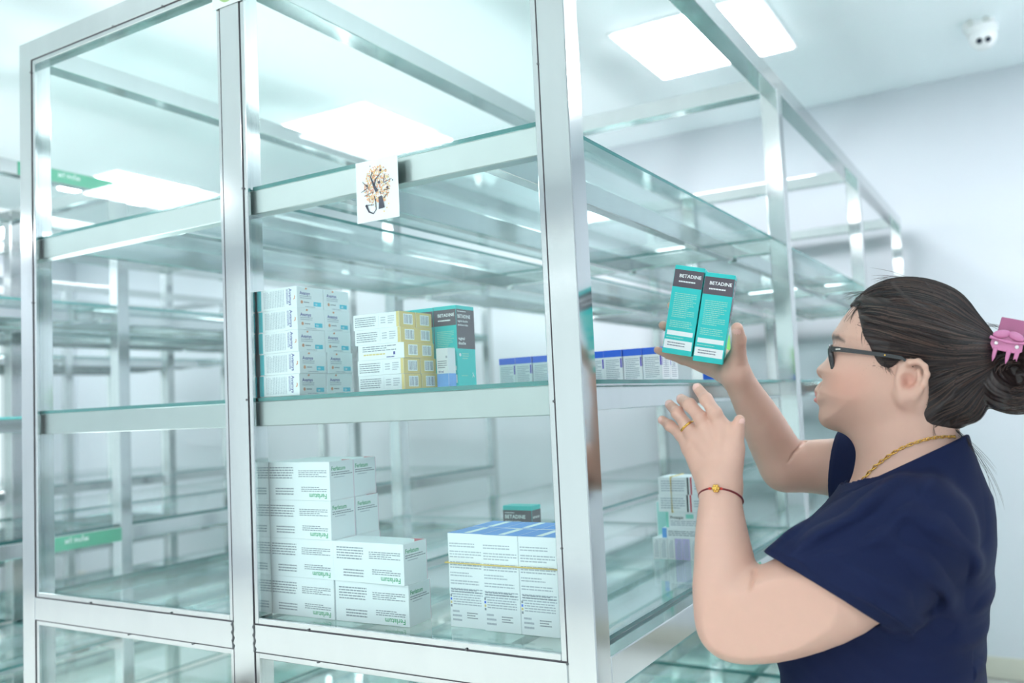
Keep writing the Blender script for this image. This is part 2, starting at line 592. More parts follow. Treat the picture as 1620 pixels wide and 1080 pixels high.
class Carton:
    def __init__(self, name, dims, items, body='white', extra=()):
        self.name, self.dims = name, dims
        self.body = carton_mesh(dims, name, body)
        # colour areas and lettering are separate parts
        area = [i for i in items if i[0] in ('rect', 'poly')]
        letter = [i for i in items if i[0] not in ('rect', 'poly')]
        self.area = print_mesh(dims, area, 'colour_panel') if area else None
        self.letter = print_mesh(dims, letter, 'lettering') if letter else None
        self.n = 0
    def put(self, x, y, z, label, group=None, rz=0.0, rot=None, mat4=None):
        o = bpy.data.objects.new(self.name, self.body)
        COL.objects.link(o)
        if mat4 is not None: o.matrix_world = mat4
        else:
            o.location = (x, y, z)
            o.rotation_euler = (0, 0, rz)
        tag(o, label, 'box', group)
        for nm, me in (('colour_panel', self.area), ('lettering', self.letter)):
            if me:
                c = bpy.data.objects.new(nm, me)
                COL.objects.link(c)
                c.parent = o
                c['kind'] = 'stuff'
        return o

Z2 = RT[1] + .0006 + SHT     # top of the middle shelf
Z3 = RT[2] + .0006 + SHT     # top of the lower shelf
ORD = ['bottom', 'second', 'third', 'fourth', 'fifth', 'top']
rj = random.Random(11)

# --- ten nasal spray cartons, two columns of five
w, d, h = .0945, .066, .0374
av = Carton('medicine_box', (w, d, h), [
    ('rect', 'F', .0003, .001, .0105, h - .001, 'tealdk'),
    ('rect', 'R', .041, .005, .060, .0125, 'cyan'),
    ('poly', 'R', [(.012 + .003 * math.cos(a), .0105 + .003 * math.sin(a)) for a in [k * PI / 4 for k in range(8)]], 'orange'),
    ('poly', 'R', [(.020, .0335), (.024, .0325), (.026, .0355), (.022, .036)], 'orange'),
    ('poly', 'F', [(.0855, .014), (.0905, .0155), (.091, .0205), (.0885, .022), (.089, .018)], 'orange'),
    ('lines', 'F', .016, .004, .066, h - .004, 13, 'grey', 2, 1),
    ('text', 'F', .0765, .0345, .0095, 'Avamys', 'navy', 3),
    ('lines', 'F', .070, .008, .075, .034, 2, 'navy', 5, 1),
    ('text', 'R', .007, .0235, .0082, 'Avamys', 'navy', 0),
    ('lines', 'R', .007, .0160, .036, .0225, 2, 'grey', 7, 0),
    ('lines', 'R', .017, .0085, .030, .0125, 1, 'greydk', 9, 0),
    ('lines', 'R', .020, .0015, .058, .0045, 1, 'grey', 8, 0),
    ('text', 'R', .0435, .0068, .0045, '120', 'ink', 0),
])
for c in range(2):
    for k in range(5):
        av.put(-.6415 + rj.uniform(-.0022, .0022), .024 + c * .0685 + rj.uniform(-.0005, .001), Z2 + k * (h + .0002),
               'white nasal spray carton with teal end, %s of five in the %s column' % (['bottom', 'second up', 'middle', 'second from top', 'top'][k], ['front', 'rear'][c]),
               'white and teal nasal spray cartons', rz=rj.uniform(-.018, .018) if k else 0)

# --- ten flat cartons with yellow ends and barcodes
w, d, h = .096, .0435, .0253
def yitems(flip):
    it = [('rect', 'R', .0002, .0002, d - .0002, h - .0002, 'yellow'), ('rect', 'F', w - .006, .0002, w - .0003, h - .0002, 'yellow'),
          ('rect', 'R', .011, .0045, .036, h - .0035, 'ink'), ('rect', 'T', w - .004, .0002, w - .0002, d - .0002, 'yellow'),
          ('bars', 'R', .0135, .006, .034, h - .005, 'greydk')]
    if not flip:
        it += [('lines', 'F', .004, .004, .048, h - .004, 5, 'greydk', 4, 0), ('lines', 'F', .058, .007, .068, h - .006, 3, 'grey', 12, 0),
               ('lines', 'F', .073, .006, .086, h - .005, 4, 'grey', 14, 0), ('rect', 'F', .0535, .003, .0538, h - .003, 'grey')]
    else:
        it[1] = ('rect', 'F', w - .013, .0005, w - .0004, h - .0005, 'white')
        it += [('lines', 'F', .010, .013, .080, h - .002, 3, 'greydk', 6, 0), ('lines', 'F', .012, .006, .072, .0115, 1, 'yellow', 18, 0),
               ('rect', 'F', .074, .0065, .078, .0115, 'navy'), ('lines', 'F', .060, .0015, .080, .005, 1, 'navy', 3, 0)]
    return it
ya, yb = Carton('medicine_box', (w, d, h), yitems(False)), Carton('medicine_box', (w, d, h), yitems(True))
for c in range(2):
    for k in range(5):
        (yb if (k == 2 and c == 0) else ya).put(-.435 + (.004 if k == 2 and c == 0 else 0) - .0018 * k + rj.uniform(-.001, .001), .0465 + c * .0445, Z2 + k * (h + .0002),
               'flat white carton with yellow barcode end, %s of five in %s column' % (['bottom', 'second up', 'middle', 'second from top', 'top'][k], ['front', 'rear'][c]),
               'flat cartons with yellow barcode ends', rz=rj.uniform(-.01, .01) if k else 0)

# --- small white and blue carton
w, d, h = .024, .022, .067
sm = Carton('medicine_box', (w, d, h), [('rect', 'F', .0003, .0003, w - .0003, .0245, 'pale'), ('rect', 'R', .0003, .0003, d - .0003, .0245, 'pale'),
    ('rect', 'F', .019, h - .017, .0225, h - .013, 'grey'),
    ('lines', 'F', .003, .033, .021, .047, 4, 'greydk', 3, 0), ('text', 'F', .003, .026, .005, '10 ml', 'navy', 0)])
sm.put(-.3325, .126, Z2, 'small white carton with pale blue foot beside the teal antiseptic boxes')

# --- teal antiseptic cartons
w, d, h = .0465, .0555, .1405
def beta_items():
    it = [('rect', 'F', .0004, h - .034, w - .0004, h - .0065, 'dark'), ('rect', 'R', .0004, h - .074, d - .0004, h - .0065, 'dark'),
          ('rect', 'F', .003, .030, w - .003, .0372, 'ink'), ('rect', 'F', .001, .0085, w - .002, .0225, 'ink'),
          ('text', 'F', .0085, h - .0185, .0075, 'BETADINE', 'ink', 0), ('lines', 'F', .009, h - .0275, .036, h - .0225, 1, 'ink', 4, 0),
          ('lines', 'F', .006, .058, w - .006, .098, 13, 'mint', 8, 0), ('lines', 'F', .005, .042, w - .006, .054, 4, 'mint', 9, 0),
          ('lines', 'F', .006, .012, .034, .020, 2, 'greydk', 5, 0), ('lines', 'F', .003, .0245, .030, .028, 1, 'mint', 6, 0),
          ('text', 'R', .004, h - .0215, .0085, 'BETADINE', 'ink', 0), ('text', 'R', .004, h - .0285, .0052, 'vaginal douche', 'ink', 0),
          ('text', 'R', .004, h - .0350, .0048, 'povidone-iodine', 'ink', 0), ('lines', 'R', .004, h - .0115, .030, h - .009, 1, 'ink', 2, 0),
          ('text', 'R', .004, h - .0590, .0075, 'vaginal', 'ink', 0), ('text', 'R', .004, h - .0670, .0075, 'douche', 'ink', 0),
          ('lines', 'R', .014, .048, .034, .060, 3, 'mint', 3, 0), ('lines', 'R', .010, .019, .034, .022, 1, 'mint', 13, 0),
          ('poly', 'R', [(.042, .017), (.046, .024), (.050, .017), (.046, .0205)], 'ink'), ('poly', 'R', [(.043, .024), (.0455, .0275), (.0445, .0225)], 'ink'),
          ('poly', 'R', [(.008 + .003 * math.cos(k * PI / 4), .056 + .003 * math.sin(k * PI / 4)) for k in range(8)], 'ink')]
    return it
bt = Carton('antiseptic_box', (w, d, h), beta_items(), 'teal')
bt.put(-.352, .150, Z2, 'teal antiseptic carton on the middle shelf, nearest the corner post', 'teal antiseptic cartons')
bt.put(-.4005, .1515, Z2 - 0, 'teal antiseptic carton, middle of three behind the yellow-ended cartons', 'teal antiseptic cartons')
bt.put(-.4495, .1535, Z2, 'teal antiseptic carton behind the yellow-ended cartons, nearest the nasal sprays', 'teal antiseptic cartons')

# held cartons: leaning with the hand
hw = Carton('antiseptic_box', (w, d, h), beta_items() + [('lines', 'R', .004, .060, .050, h - .010, 14, 'grey', 21, 1)], 'teal')
def held(bl, tl, yaw):
    up = (Vector(tl) - Vector(bl)).normalized()
    right = Vector((math.cos(yaw), math.sin(yaw), 0))
    right = (right - up * right.dot(up)).normalized()
    back = up.cross(right)
    m = Matrix((right, back, up)).transposed().to_4x4()
    m.translation = Vector(bl)
    return m
HB1 = held((0.0215,0.2460,1.4709), (0.0532,0.2460,1.6082), .25)
HB2 = held((0.0670,0.2580,1.4551), (0.0974,0.2580,1.5942), .25)
hw.put(0, 0, 0, 'teal antiseptic carton held up by the person, the higher of the two in the hand', 'two cartons held in the hand', mat4=HB1)
hw.put(0, 0, 0, 'teal antiseptic carton held up by the person, next to the thumb', 'two cartons held in the hand', mat4=HB2)

# --- row of narrow cartons with blue tops
w, d, h = .0365, .038, .0585
bl = Carton('medicine_box', (w, d, h), [('rect', 'F', .0002, h - .0125, w - .0002, h - .0002, 'blue'), ('rect', 'R', .0002, h - .0125, d - .0002, h - .0002, 'blue'),
    ('rect', 'T', .0003, .0003, w - .0003, d - .0003, 'blue'), ('rect', 'F', w - .0035, .026, w - .0008, .043, 'purple'), ('rect', 'R', .0008, .026, .003, .043, 'purple'),
    ('rect', 'R', .018, .024, .0195, .042, 'navy'), ('lines', 'F', .004, .004, .031, .042, 11, 'grey', 3, 0), ('lines', 'R', .006, .004, .032, .042, 11, 'grey', 5, 0)])
for c in range(2):
    for k in range(9):
        bl.put(-.381 + k * .0380 + rj.uniform(-.0006, .0006), .405 + c * .041 + rj.uniform(-.002, .002), Z2,
               'narrow white carton with blue top, %s in %s row, counted from the open side' % (['ninth', 'eighth', 'seventh', 'sixth', 'fifth', 'fourth', 'third', 'second', 'first'][k], ['front', 'rear'][c]),
               'narrow cartons with blue tops', rz=rj.uniform(-.02, .02))

# --- lime and blue carton behind the held ones
w, d, h = .056, .03, .098
lm = Carton('medicine_box', (w, d, h), [('rect', 'F', .0002, .0002, w - .0002, .018, 'blue'), ('rect', 'B', .0002, .0002, w - .0002, .018, 'blue'), ('rect', 'R', .0002, .0002, d - .0002, .018, 'blue'), ('rect', 'L', .0002, .0002, d - .0002, .018, 'blue'),
    ('lines', 'F', .006, .03, .05, .08, 6, 'ink', 3, 0), ('lines', 'B', .006, .03, .05, .08, 6, 'ink', 4, 0)], 'lime')
lm.put(-.100, .80, Z2, 'lime green carton with blue foot, standing alone behind the hand with the cartons')

# --- iron supplement cartons, printed upside down on the long side
w, d, h = .150, .0605, .0655
fl_ = Carton('medicine_box', (w, d, h), [
    ('rect', 'F', .0746, .001, .0749, h - .001, 'white'), ('rect', 'R', d - .0012, .0002, d - .0002, h - .0002, 'pink'),
    ('poly', 'T', [(.118, .058), (.149, .058), (.149, .030), (.132, .052)], 'red'),
    ('lines', 'F', .008, .036, .066, .058, 5, 'greydk', 4, 0), ('lines', 'F', .022, .008, .066, .022, 3, 'greydk', 5, 0),
    ('lines', 'F', .078, .039, .143, .052, 4, 'greydk', 6, 0), ('lines', 'F', .084, .014, .143, .024, 3, 'greydk', 7, 0),
    ('text', 'F', .143, .0115, .0115, 'Ferlatum', 'green', 2),
    ('text', 'R', .004, .050, .0098, 'Ferlatum', 'green', 0), ('lines', 'R', .004, .041, .056, .048, 2, 'greydk', 9, 0), ('lines', 'R', .010, .037, .036, .040, 1, 'grey', 9, 0)])
for c in range(2):
    for k in range(4):
        fl_.put(-.6575 + rj.uniform(-.002, .002) + .001 * (3 - k), .047 + c * .0625 + rj.uniform(0, .001), Z3 + k * (h + .0002),
                'white carton with green lettering, %s of four in %s column by the mid post' % (['bottom', 'second up', 'third up', 'top'][k], ['front', 'rear'][c]),
                'white iron supplement cartons', rz=rj.uniform(-.012, .012) if k else 0)
fl_.put(-.5020, .048, Z3, 'white iron supplement carton lying as the lower of the short two-high stack', 'white iron supplement cartons', rz=.03)
fl_.put(-.5035, .047, Z3 + h + .0002, 'white iron supplement carton on top of the short two-high stack', 'white iron supplement cartons', rz=-.012)

# --- six tall white cartons with blue tops under a rubber band
w, d, h = .0655, .068, .146
def sitems():
    it = [('rect', 'T', .0002, .0002, w - .0002, d - .0002, 'sky'), ('rect', 'T', .027, .006, .039, d - .003, 'ink'),
          ('text', 'T', .0365, .010, .0085, 'COUGH SYRUP', 'ink', 1)][:2]
    v = h - .014
    for q, (n, c) in enumerate(((2, .8), (3, 1), (3, 1), (2, .7), (2, .9), (3, 1))):
        it.append(('lines', 'F', .003, v - .0042 * n, .003 + (w - .006) * c, v, n, 'grey', 20 + q, 0)); v -= .0042 * n + .004
    it += [('lines', 'F', .004, .053, w - .003, .060, 2, 'greydk', 31, 0), ('lines', 'F', .007, .034, w - .006, .049, 4, 'grey', 33, 0)]
    for q, c in enumerate(('greydk', 'yellow', 'blue', 'greydk')):
        it.append(('rect', 'F', .0015, .031 + q * .0052, .0045, .0347 + q * .0052, c))
    it += [('lines', 'F', .005, .008, .022, .028, 3, 'grey', 35, 0), ('lines', 'F', .032, .014, .052, .025, 3, 'greydk', 37, 0), ('lines', 'R', .005, .02, .06, .13, 20, 'grey', 39, 0)]
    return it
sx = Carton('medicine_box', (w, d, h), sitems())
for c in range(2):
    for k in range(3):
        sx.put(-.2945 + k * .0663, .084 + c * .070 + (-.004 if k and not c else 0), Z3,
               'tall white banded carton with blue top, %s, %s row' % (['nearest the iron cartons', 'middle of three', 'nearest the corner post'][k], ['front', 'rear'][c]),
               'six banded tall cartons with blue tops')
bm = bmesh.new()
x0, x1, y0, y1 = -.2965, -.0942, .0775, .2235
tube_mesh(bm, [(x0, y0, 0), (x1, y0, -.0005), (x1, y1, 0), (x0, y1, .0005)], .0011, 6, closed=True)
rb = finish(bm, 'rubber_band', INK['band'], loc=(0, 0, Z3 + .1005))
tag(rb, 'thin yellow rubber band around the six tall cartons', 'band')

# --- teal ovules carton standing behind them
w, d, h = .066, .036, .1455
ov = Carton('antiseptic_box', (w, d, h), [('rect', 'F', .0004, .060, w - .0004, h - .0085, 'dark'), ('rect', 'R', .0004, .060, d - .0004, h - .0085, 'dark'),
    ('lines', 'F', .005, h - .0150, .032, h - .0118, 1, 'ink', 3, 0), ('text', 'F', .0045, h - .0245, .0102, 'BETADINE', 'ink', 0),
    ('text', 'F', .0045, h - .0325, .0066, 'vaginal ovules', 'ink', 0), ('text', 'F', .0045, h - .0400, .0062, 'povidone-iodine', 'ink', 0),
    ('text', 'R', .004, h - .0245, .0055, 'BETADINE', 'ink', 0)], 'teal')
ov.put(-.400, .425, Z3, 'teal antiseptic carton with charcoal front, standing behind the six banded cartons')

# --- mixed stack on the lower shelf behind the raised forearm
G = 'mixed stack of cartons on the lower shelf'
def plain(dims, items, x, y, z, label, body='white', rz=0.0):
    c = Carton('medicine_box', dims, items, body)
    return c.put(x, y, z, label, G, rz)
w, d, h = .016, .07, .045
lil = [Carton('medicine_box', (w, d, h), [('rect', 'F', .0003, .0003, w - .0003, h - .0003, c), ('lines', 'F', .003, .004, .013, h - .004, 3, 'grey', 3, 1)]) for c in ('white', 'lilac', 'white', 'pink')]
for k in range(9):
    lil[[0, 2, 0, 1, 1, 2, 0, 3, 1][k]].put(-.208 + k * .0168, .722, Z3, 'thin %s carton on edge under the mixed stack, %s from the corner post' % (['white', 'white', 'white', 'lilac', 'lilac', 'white', 'white', 'pink', 'lilac'][k], ['first', 'second', 'third', 'fourth', 'fifth', 'sixth', 'seventh', 'eighth', 'ninth'][k]), 'thin cartons on edge')
zb = Z3 + h + .0004
plain((.125, .06, .021), [('rect', 'F', .0003, .0003, .010, .0207, 'pale'), ('lines', 'F', .014, .004, .10, .016, 3, 'greydk', 4, 0), ('rect', 'R', .0003, .0003, .0597, .006, 'cyan')], -.186, .725, zb, 'white carton with pale blue edge lying on the thin cartons')
zb += .0212
plain((.115, .055, .034), [('rect', 'F', .0003, .0003, .006, .0337, 'mint'), ('text', 'F', .010, .019, .0085, 'Protopic', 'black', 0), ('lines', 'F', .010, .004, .10, .016, 3, 'grey', 6, 0), ('rect', 'F', .045, .02, .062, .029, 'mint'), ('rect', 'R', .010, .008, .045, .024, 'mint')], -.177, .728, zb, 'white carton with mint end and dark lettering in the middle of the mixed stack')
zb += .0342
for k in range(2):
    plain((.122, .075, .0365), [('rect', 'F', .064, .0003, .0675, .0362, 'black'), ('rect', 'F', .0712, .0003, .0745, .0362, 'red'), ('rect', 'R', .0004, .0004, .0746, .0361, 'black'),
        ('lines', 'F', .006, .006, .060, .031, 5, 'grey', 3 + k, 0), ('lines', 'F', .080, .010, .098, .026, 3, 'grey', 8, 0), ('rect', 'F', .1045, .0004, .1216, .0361, 'black'), ('rect', 'T', .0715, .0004, .0745, .0746, 'red')],
        -.190 + .003 * k, .722 - .002 * k, zb, 'white carton with black and red stripes, %s of the banded pair' % ['lower', 'upper'][k], rz=.02 * k)
    zb += .0367
bm = bmesh.new()
tube_mesh(bm, [(-.158, .718, zb - .0735), (-.158, .718, zb + .0008), (-.158, .799, zb + .0008), (-.158, .799, zb - .0735)], .0012, 6, closed=True)
tag(finish(bm, 'rubber_band', INK['band']), 'thin yellow rubber band around the black and red striped cartons', 'band')
plain((.060, .060, .112), [('rect', 'F', .002, .002, .058, .110, 'palemint')], -.232, .812, Z3, 'pale mint carton standing behind the mixed stack')

# green strips on rails
label_strip(CAB, .0003, .40, .80, RT[2] - .046, RT[2] - .002)
for o in list(bpy.data.objects):
    if o.name.startswith('glass_cabinet') and abs(o.location.x + 2.165) < .01:
        NB = o
label_strip(NB, .0003, .89, 1.23, TOPZ - .0435, TOPZ - .002)
label_strip(NB, .0003, .91, 1.235, RT[2] - .046, RT[2] - .002)

# ------------------------------------------------------------------ paper stickers on the cabinet
M_PAPER = mat('sticker_paper', srgb(226, 234, 234), 0.35)
tr = tag(box('tree_sticker', -.3855, -.3005, -.0012, -.0004, 1.6985, 1.797, M_PAPER, CAB), 'autumn tree sticker on the glass')
tr.matrix_parent_inverse = Matrix.Identity(4)
bm = bmesh.new()
R = random.Random(5)
M_LEAF = [mat('leaf_' + n, srgb(*c), .6) for n, c in (('peach', (232, 178, 132)), ('salmon', (224, 152, 122)), ('straw', (228, 204, 142)), ('grey', (128, 128, 138)), ('brown', (150, 112, 92)))]
cx, cz = -.3425, 1.7535
for k in range(620):
    a = R.uniform(0, 2 * PI); q = math.sqrt(R.random())
    x, z = cx + q * .0265 * math.cos(a), cz + q * .0330 * math.sin(a)
    if z < 1.7265 and x > cx - .004: continue
    s = R.uniform(.0011, .0021)
    mi = R.choices(range(5), (5, 3 if z > cz - .01 else 1, 4, .35, .5))[0]
    r0 = R.uniform(0, PI)
    e = -.00135 - .0000008 * k
    f = bm.faces.new([bm.verts.new((x + s * c * math.cos(r0 + t), e, z + s * c * math.sin(r0 + t))) for t, c in ((0, 1), (PI / 2, .55), (PI, 1), (3 * PI / 2, .55))])
    f.material_index = mi
for q in ((.018, .004), (.022, .010), (.012, -.001)):
    x, z = cx + q[0], 1.712 + q[1]
    f = bm.faces.new([bm.verts.new((x + .0016 * math.cos(t), -.0014, z + .0016 * math.sin(t))) for t in (0, 1.3, 2.6, 3.9, 5.2)])
    f.material_index = 2
bmesh.ops.recalc_face_normals(bm, faces=list(bm.faces))
finish(bm, 'leaves', M_LEAF, tr)['kind'] = 'stuff'
M_TRUNK = mat('ink_trunk', srgb(74, 78, 90), .6)
bm = bmesh.new()
def ribbon(pts, ws, e=-.0020):
    v = []
    for i, (x, z) in enumerate(pts):
        a, b = pts[max(i - 1, 0)], pts[min(i + 1, len(pts) - 1)]
        dx, dz = b[0] - a[0], b[1] - a[1]
        L = math.hypot(dx, dz)
        nx, nz = -dz / L * ws[i], dx / L * ws[i]
        v.append((bm.verts.new((x - nx, e, z - nz)), bm.verts.new((x + nx, e, z + nz))))
    for A, B in zip(v, v[1:]):
        bm.faces.new((A[0], A[1], B[1], B[0]))
def S(px, py):   # sketch units (0..1 across the sticker) to the sheet
    return (-.3855 + .085 * px, 1.797 - .0985 * py)
ribbon([S(.60, .82), S(.59, .70), S(.57, .62)], [.0062, .0046, .0036])
ribbon([S(.50, .53), S(.44, .44), S(.36, .28), S(.40, .20)], [.0030, .0022, .0011, .0006])
ribbon([S(.44, .43), S(.48, .33), S(.60, .24)], [.0013, .0010, .0005])
ribbon([S(.66, .66), S(.76, .58)], [.0009, .0004])
ribbon([S(.66, .40), S(.70, .27)], [.0007, .0004]); ribbon([S(.66, .41), S(.86, .37)], [.0007, .0003])
ribbon([S(.28, .43), S(.16, .33)], [.0008, .0004]); ribbon([S(.30, .44), S(.12, .50)], [.0008, .0004])
ribbon([S(.66, .53), S(.80, .53)], [.0006, .0004]); ribbon([S(.20, .57), S(.40, .53)], [.0006, .0003])
ribbon([S(.23, .72), S(.30, .84), S(.40, .88), S(.47, .82), S(.46, .70), S(.44, .60)], [.0022, .0016, .0009, .0008, .0009, .0006])
ribbon([S(.23, .73), S(.33, .73), S(.42, .74)], [.0006, .0005, .0005])
for px, py, s in ((.27, .41, .0026), (.56, .39, .0032), (.60, .20, .0028), (.75, .50, .0026), (.88, .40, .0016), (.41, .22, .0011), (.36, .10, .0013)):
    x, z = S(px, py)
    bm.faces.new([bm.verts.new((x + s * (1 if t % 2 else .7) * math.cos(t * 1.05), -.0021, z + s * .8 * math.sin(t * 1.05))) for t in range(6)])
bmesh.ops.recalc_face_normals(bm, faces=list(bm.faces))
finish(bm, 'trunk_and_branches', M_TRUNK, tr)['kind'] = 'stuff'

st = tag(box('round_sticker', -.7105, -.6345, -.0016, -.0005, 2.1395, 2.216, M_PAPER, CAB), 'white sticker with a green disc at the head of the mid post')
bm = bmesh.new()
for rr, mi, e in ((.026, 0, -.0018), (.014, 1, -.0020), (.008, 2, -.0022)):
    f = bm.faces.new([bm.verts.new((-.672 + rr * math.cos(-t * PI / 16), e, 2.172 + rr * math.sin(-t * PI / 16))) for t in range(32)])
    f.material_index = mi
bmesh.ops.recalc_face_normals(bm, faces=list(bm.faces))
finish(bm, 'printed_disc', [mat('ink_leaf', srgb(160, 196, 130), .6), mat('ink_olive', srgb(176, 178, 120), .6), mat('ink_umber', srgb(120, 96, 80), .6)], st)

# ------------------------------------------------------------------ dome camera on the ceiling
cm = empty('dome_camera', (.425, 3.07, CZ))
tag(cm, 'white twin-lens security camera hanging from the ceiling', 'camera')
bm = bmesh.new()
add_box(bm, -.062, .062, -.055, .050, -.030, 0)
o = finish(bm, 'mount_box', M_WHITE, cm, bevel=.010)
for x in (-.03, .03):
    bm = bmesh.new()
    bmesh.ops.create_cone(bm, cap_ends=True, segments=20, radius1=.013, radius2=.014, depth=.006, matrix=Matrix.Translation((x, -.0565, -.015)) @ Matrix.Rotation(PI / 2, 4, 'X'))
    finish(bm, 'screw_cap', mat('cap_grey', srgb(206, 210, 206), .5), cm)
bm = bmesh.new()
bmesh.ops.create_cone(bm, cap_ends=True, segments=32, radius1=.058, radius2=.060, depth=.03, matrix=Matrix.Translation((.01, -.01, -.043)))
finish(bm, 'collar', M_WHITE, cm, smooth=False)
bm = bmesh.new()
bmesh.ops.create_uvsphere(bm, u_segments=32, v_segments=20, radius=.053, matrix=Matrix.Translation((.012, -.012, -.072)))
ball = finish(bm, 'ball', M_WHITE, cm, smooth=True)
to = (Vector(cam.location) - Vector((.437, 3.058, CZ - .072))).normalized()
to = (to + Vector((0.05, 0, -.25))).normalized()
sx_ = Vector((0, 0, 1)).cross(to).normalized()
for s in (-1, 1):
    d_ = (to + sx_ * .32 * s).normalized()
    bm = bmesh.new()
    q = d_.to_track_quat('Z', 'Y').to_matrix().to_4x4()
    bmesh.ops.create_cone(bm, cap_ends=True, segments=20, radius1=.0125, radius2=.0115, depth=.010, matrix=Matrix.Translation(Vector((.012, -.012, -.072)) + d_ * .051) @ q)
    finish(bm, 'lens', M_BLACKGL, cm)

# ------------------------------------------------------------------ the person: signed-distance sculpting
YM = .27                        # her mid plane (she faces -X)
F32 = np.float32

def smin(a, b, k):
    if k <= 0: return np.minimum(a, b)
    h = np.maximum(k - np.abs(a - b), 0) / k
    return np.minimum(a, b) - h * h * k * .25
def smax(a, b, k):
    return -smin(-a, -b, k)

def cone(P, a, b, ra, rb):
    """distance to a limb segment whose radius runs from ra to rb"""
    a = np.asarray(a, F32); b = np.asarray(b, F32)
    ab = b - a
    t = np.clip(((P - a) @ ab) / float(ab @ ab + 1e-12), 0, 1)
    q = P - a - t[:, None] * ab
    return np.sqrt((q * q).sum(1)) - (ra + (rb - ra) * t)

def limb(P, pts, k=.004):
    """pts: (position, radius) along a chain"""
    f = None
    for (a, ra), (b, rb) in zip(pts, pts[1:]):
        g = cone(P, a, b, ra, rb)
        f = g if f is None else smin(f, g, k)
    return f

def ell(P, c, r, R=None):
    q = P - np.asarray(c, F32)
    if R is not None: q = q @ np.asarray(R, F32)
    q = q / np.asarray(r, F32)
    n = np.sqrt((q * q).sum(1))
    return (n - 1) * min(r)

class Outline:
    """2-D signed distance to a closed outline in the XZ plane, tabulated at 1 mm"""
    def __init__(self, pts, h=.0015, pad=.06, smooth=2):
        p = np.array(pts, float)
        for _ in range(smooth):          # corner cutting
            q = np.roll(p, -1, 0)
            p = np.stack([p * .75 + q * .25, p * .25 + q * .75], 1).reshape(-1, 2)
        self.lo = p.min(0) - pad; hi = p.max(0) + pad
        nx, nz = ((hi - self.lo) / h).astype(int) + 2
        X, Z = np.meshgrid(self.lo[0] + np.arange(nx) * h, self.lo[1] + np.arange(nz) * h, indexing='ij')
        G = np.stack([X.ravel(), Z.ravel()], 1)
        d = np.full(len(G), 1e9); ins = np.zeros(len(G), bool)
        for a, b in zip(p, np.roll(p, -1, 0)):
            ab = b - a
            t = np.clip(((G - a) @ ab) / (ab @ ab + 1e-15), 0, 1)
            q = G - a - t[:, None] * ab
            d = np.minimum(d, (q * q).sum(1))
            c = (a[1] > G[:, 1]) != (b[1] > G[:, 1])
            if abs(ab[1]) > 1e-12:
                ins ^= c & (G[:, 0] < a[0] + (G[:, 1] - a[1]) * ab[0] / ab[1])
        d = np.sqrt(d)
        self.d = np.where(ins, -d, d).reshape(nx, nz).astype(F32)
        self.h = h
    def __call__(self, x, z):
        u = np.clip((x - self.lo[0]) / self.h, 0, self.d.shape[0] - 1.001)
        v = np.clip((z - self.lo[1]) / self.h, 0, self.d.shape[1] - 1.001)
        i = u.astype(int); j = v.astype(int); a = u - i; b = v - j
        D = self.d
        return (D[i, j] * (1 - a) * (1 - b) + D[i + 1, j] * a * (1 - b) + D[i, j + 1] * (1 - a) * b + D[i + 1, j + 1] * a * b)

def inflate(P, out, R, W, p=2.3, y0=YM):
    """solid whose side outline is `out` and whose half width runs up to W"""
    d = out(P[:, 0], P[:, 2])
    u = np.maximum(1 + d / R, 0)
    w = np.abs(P[:, 1] - y0) / W
    g = (u ** p + w ** p) ** (1 / p) - 1
    return g * R

# --- outlines (side view, metres)
FACE_O = Outline([(0.3002,1.5076), (0.2915,1.4963), (0.2856,1.4875), (0.2820,1.4795), (0.2815,1.4721), (0.2796,1.4638), (0.2745,1.4549), (0.2694,1.4460), (0.2636,1.4398),
    (0.2580,1.4355), (0.2540,1.4306), (0.2541,1.4254), (0.2569,1.4197), (0.2615,1.4152), (0.2591,1.4126), (0.2553,1.4095), (0.2514,1.4051), (0.2484,1.4010), (0.2486,1.3977),
    (0.2509,1.3943), (0.2490,1.3902), (0.2478,1.3856), (0.2497,1.3809), (0.2539,1.3761), (0.2530,1.3696), (0.2512,1.3622), (0.2516,1.3548), (0.2555,1.3473),
    (0.2650,1.3415), (0.2797,1.3374), (0.2968,1.3316), (0.3260,1.3211), (0.3712,1.3159), (0.4122,1.3283), (0.4384,1.3664), (0.4529,1.4174), (0.4549,1.4648), (0.4407,1.5052),
    (0.4110,1.5320), (0.3750,1.5413), (0.3410,1.5358), (0.3152,1.5219)], smooth=1)
ZT = lambda py: np.interp(py, [0, 1], [0, 1])

HEADC = (0.3634,0.2700,1.4362)
def z_of(py):
    return HEADC[2] + (570 - py) * .00088
_hw_z = [z_of(v) for v in (720, 690, 675, 655, 630, 600, 565, 530, 490, 440)]
_hw_w = [.050, .050, .050, .056, .0625, .068, .0715, .0735, .0745, .0745]
NECK = [((0.3721,0.2700,1.3733), .060), ((0.3667,0.2700,1.3204), .0590), ((0.3687,0.2700,1.2807), .066), ((0.3700,0.2700,1.2413), .080)]

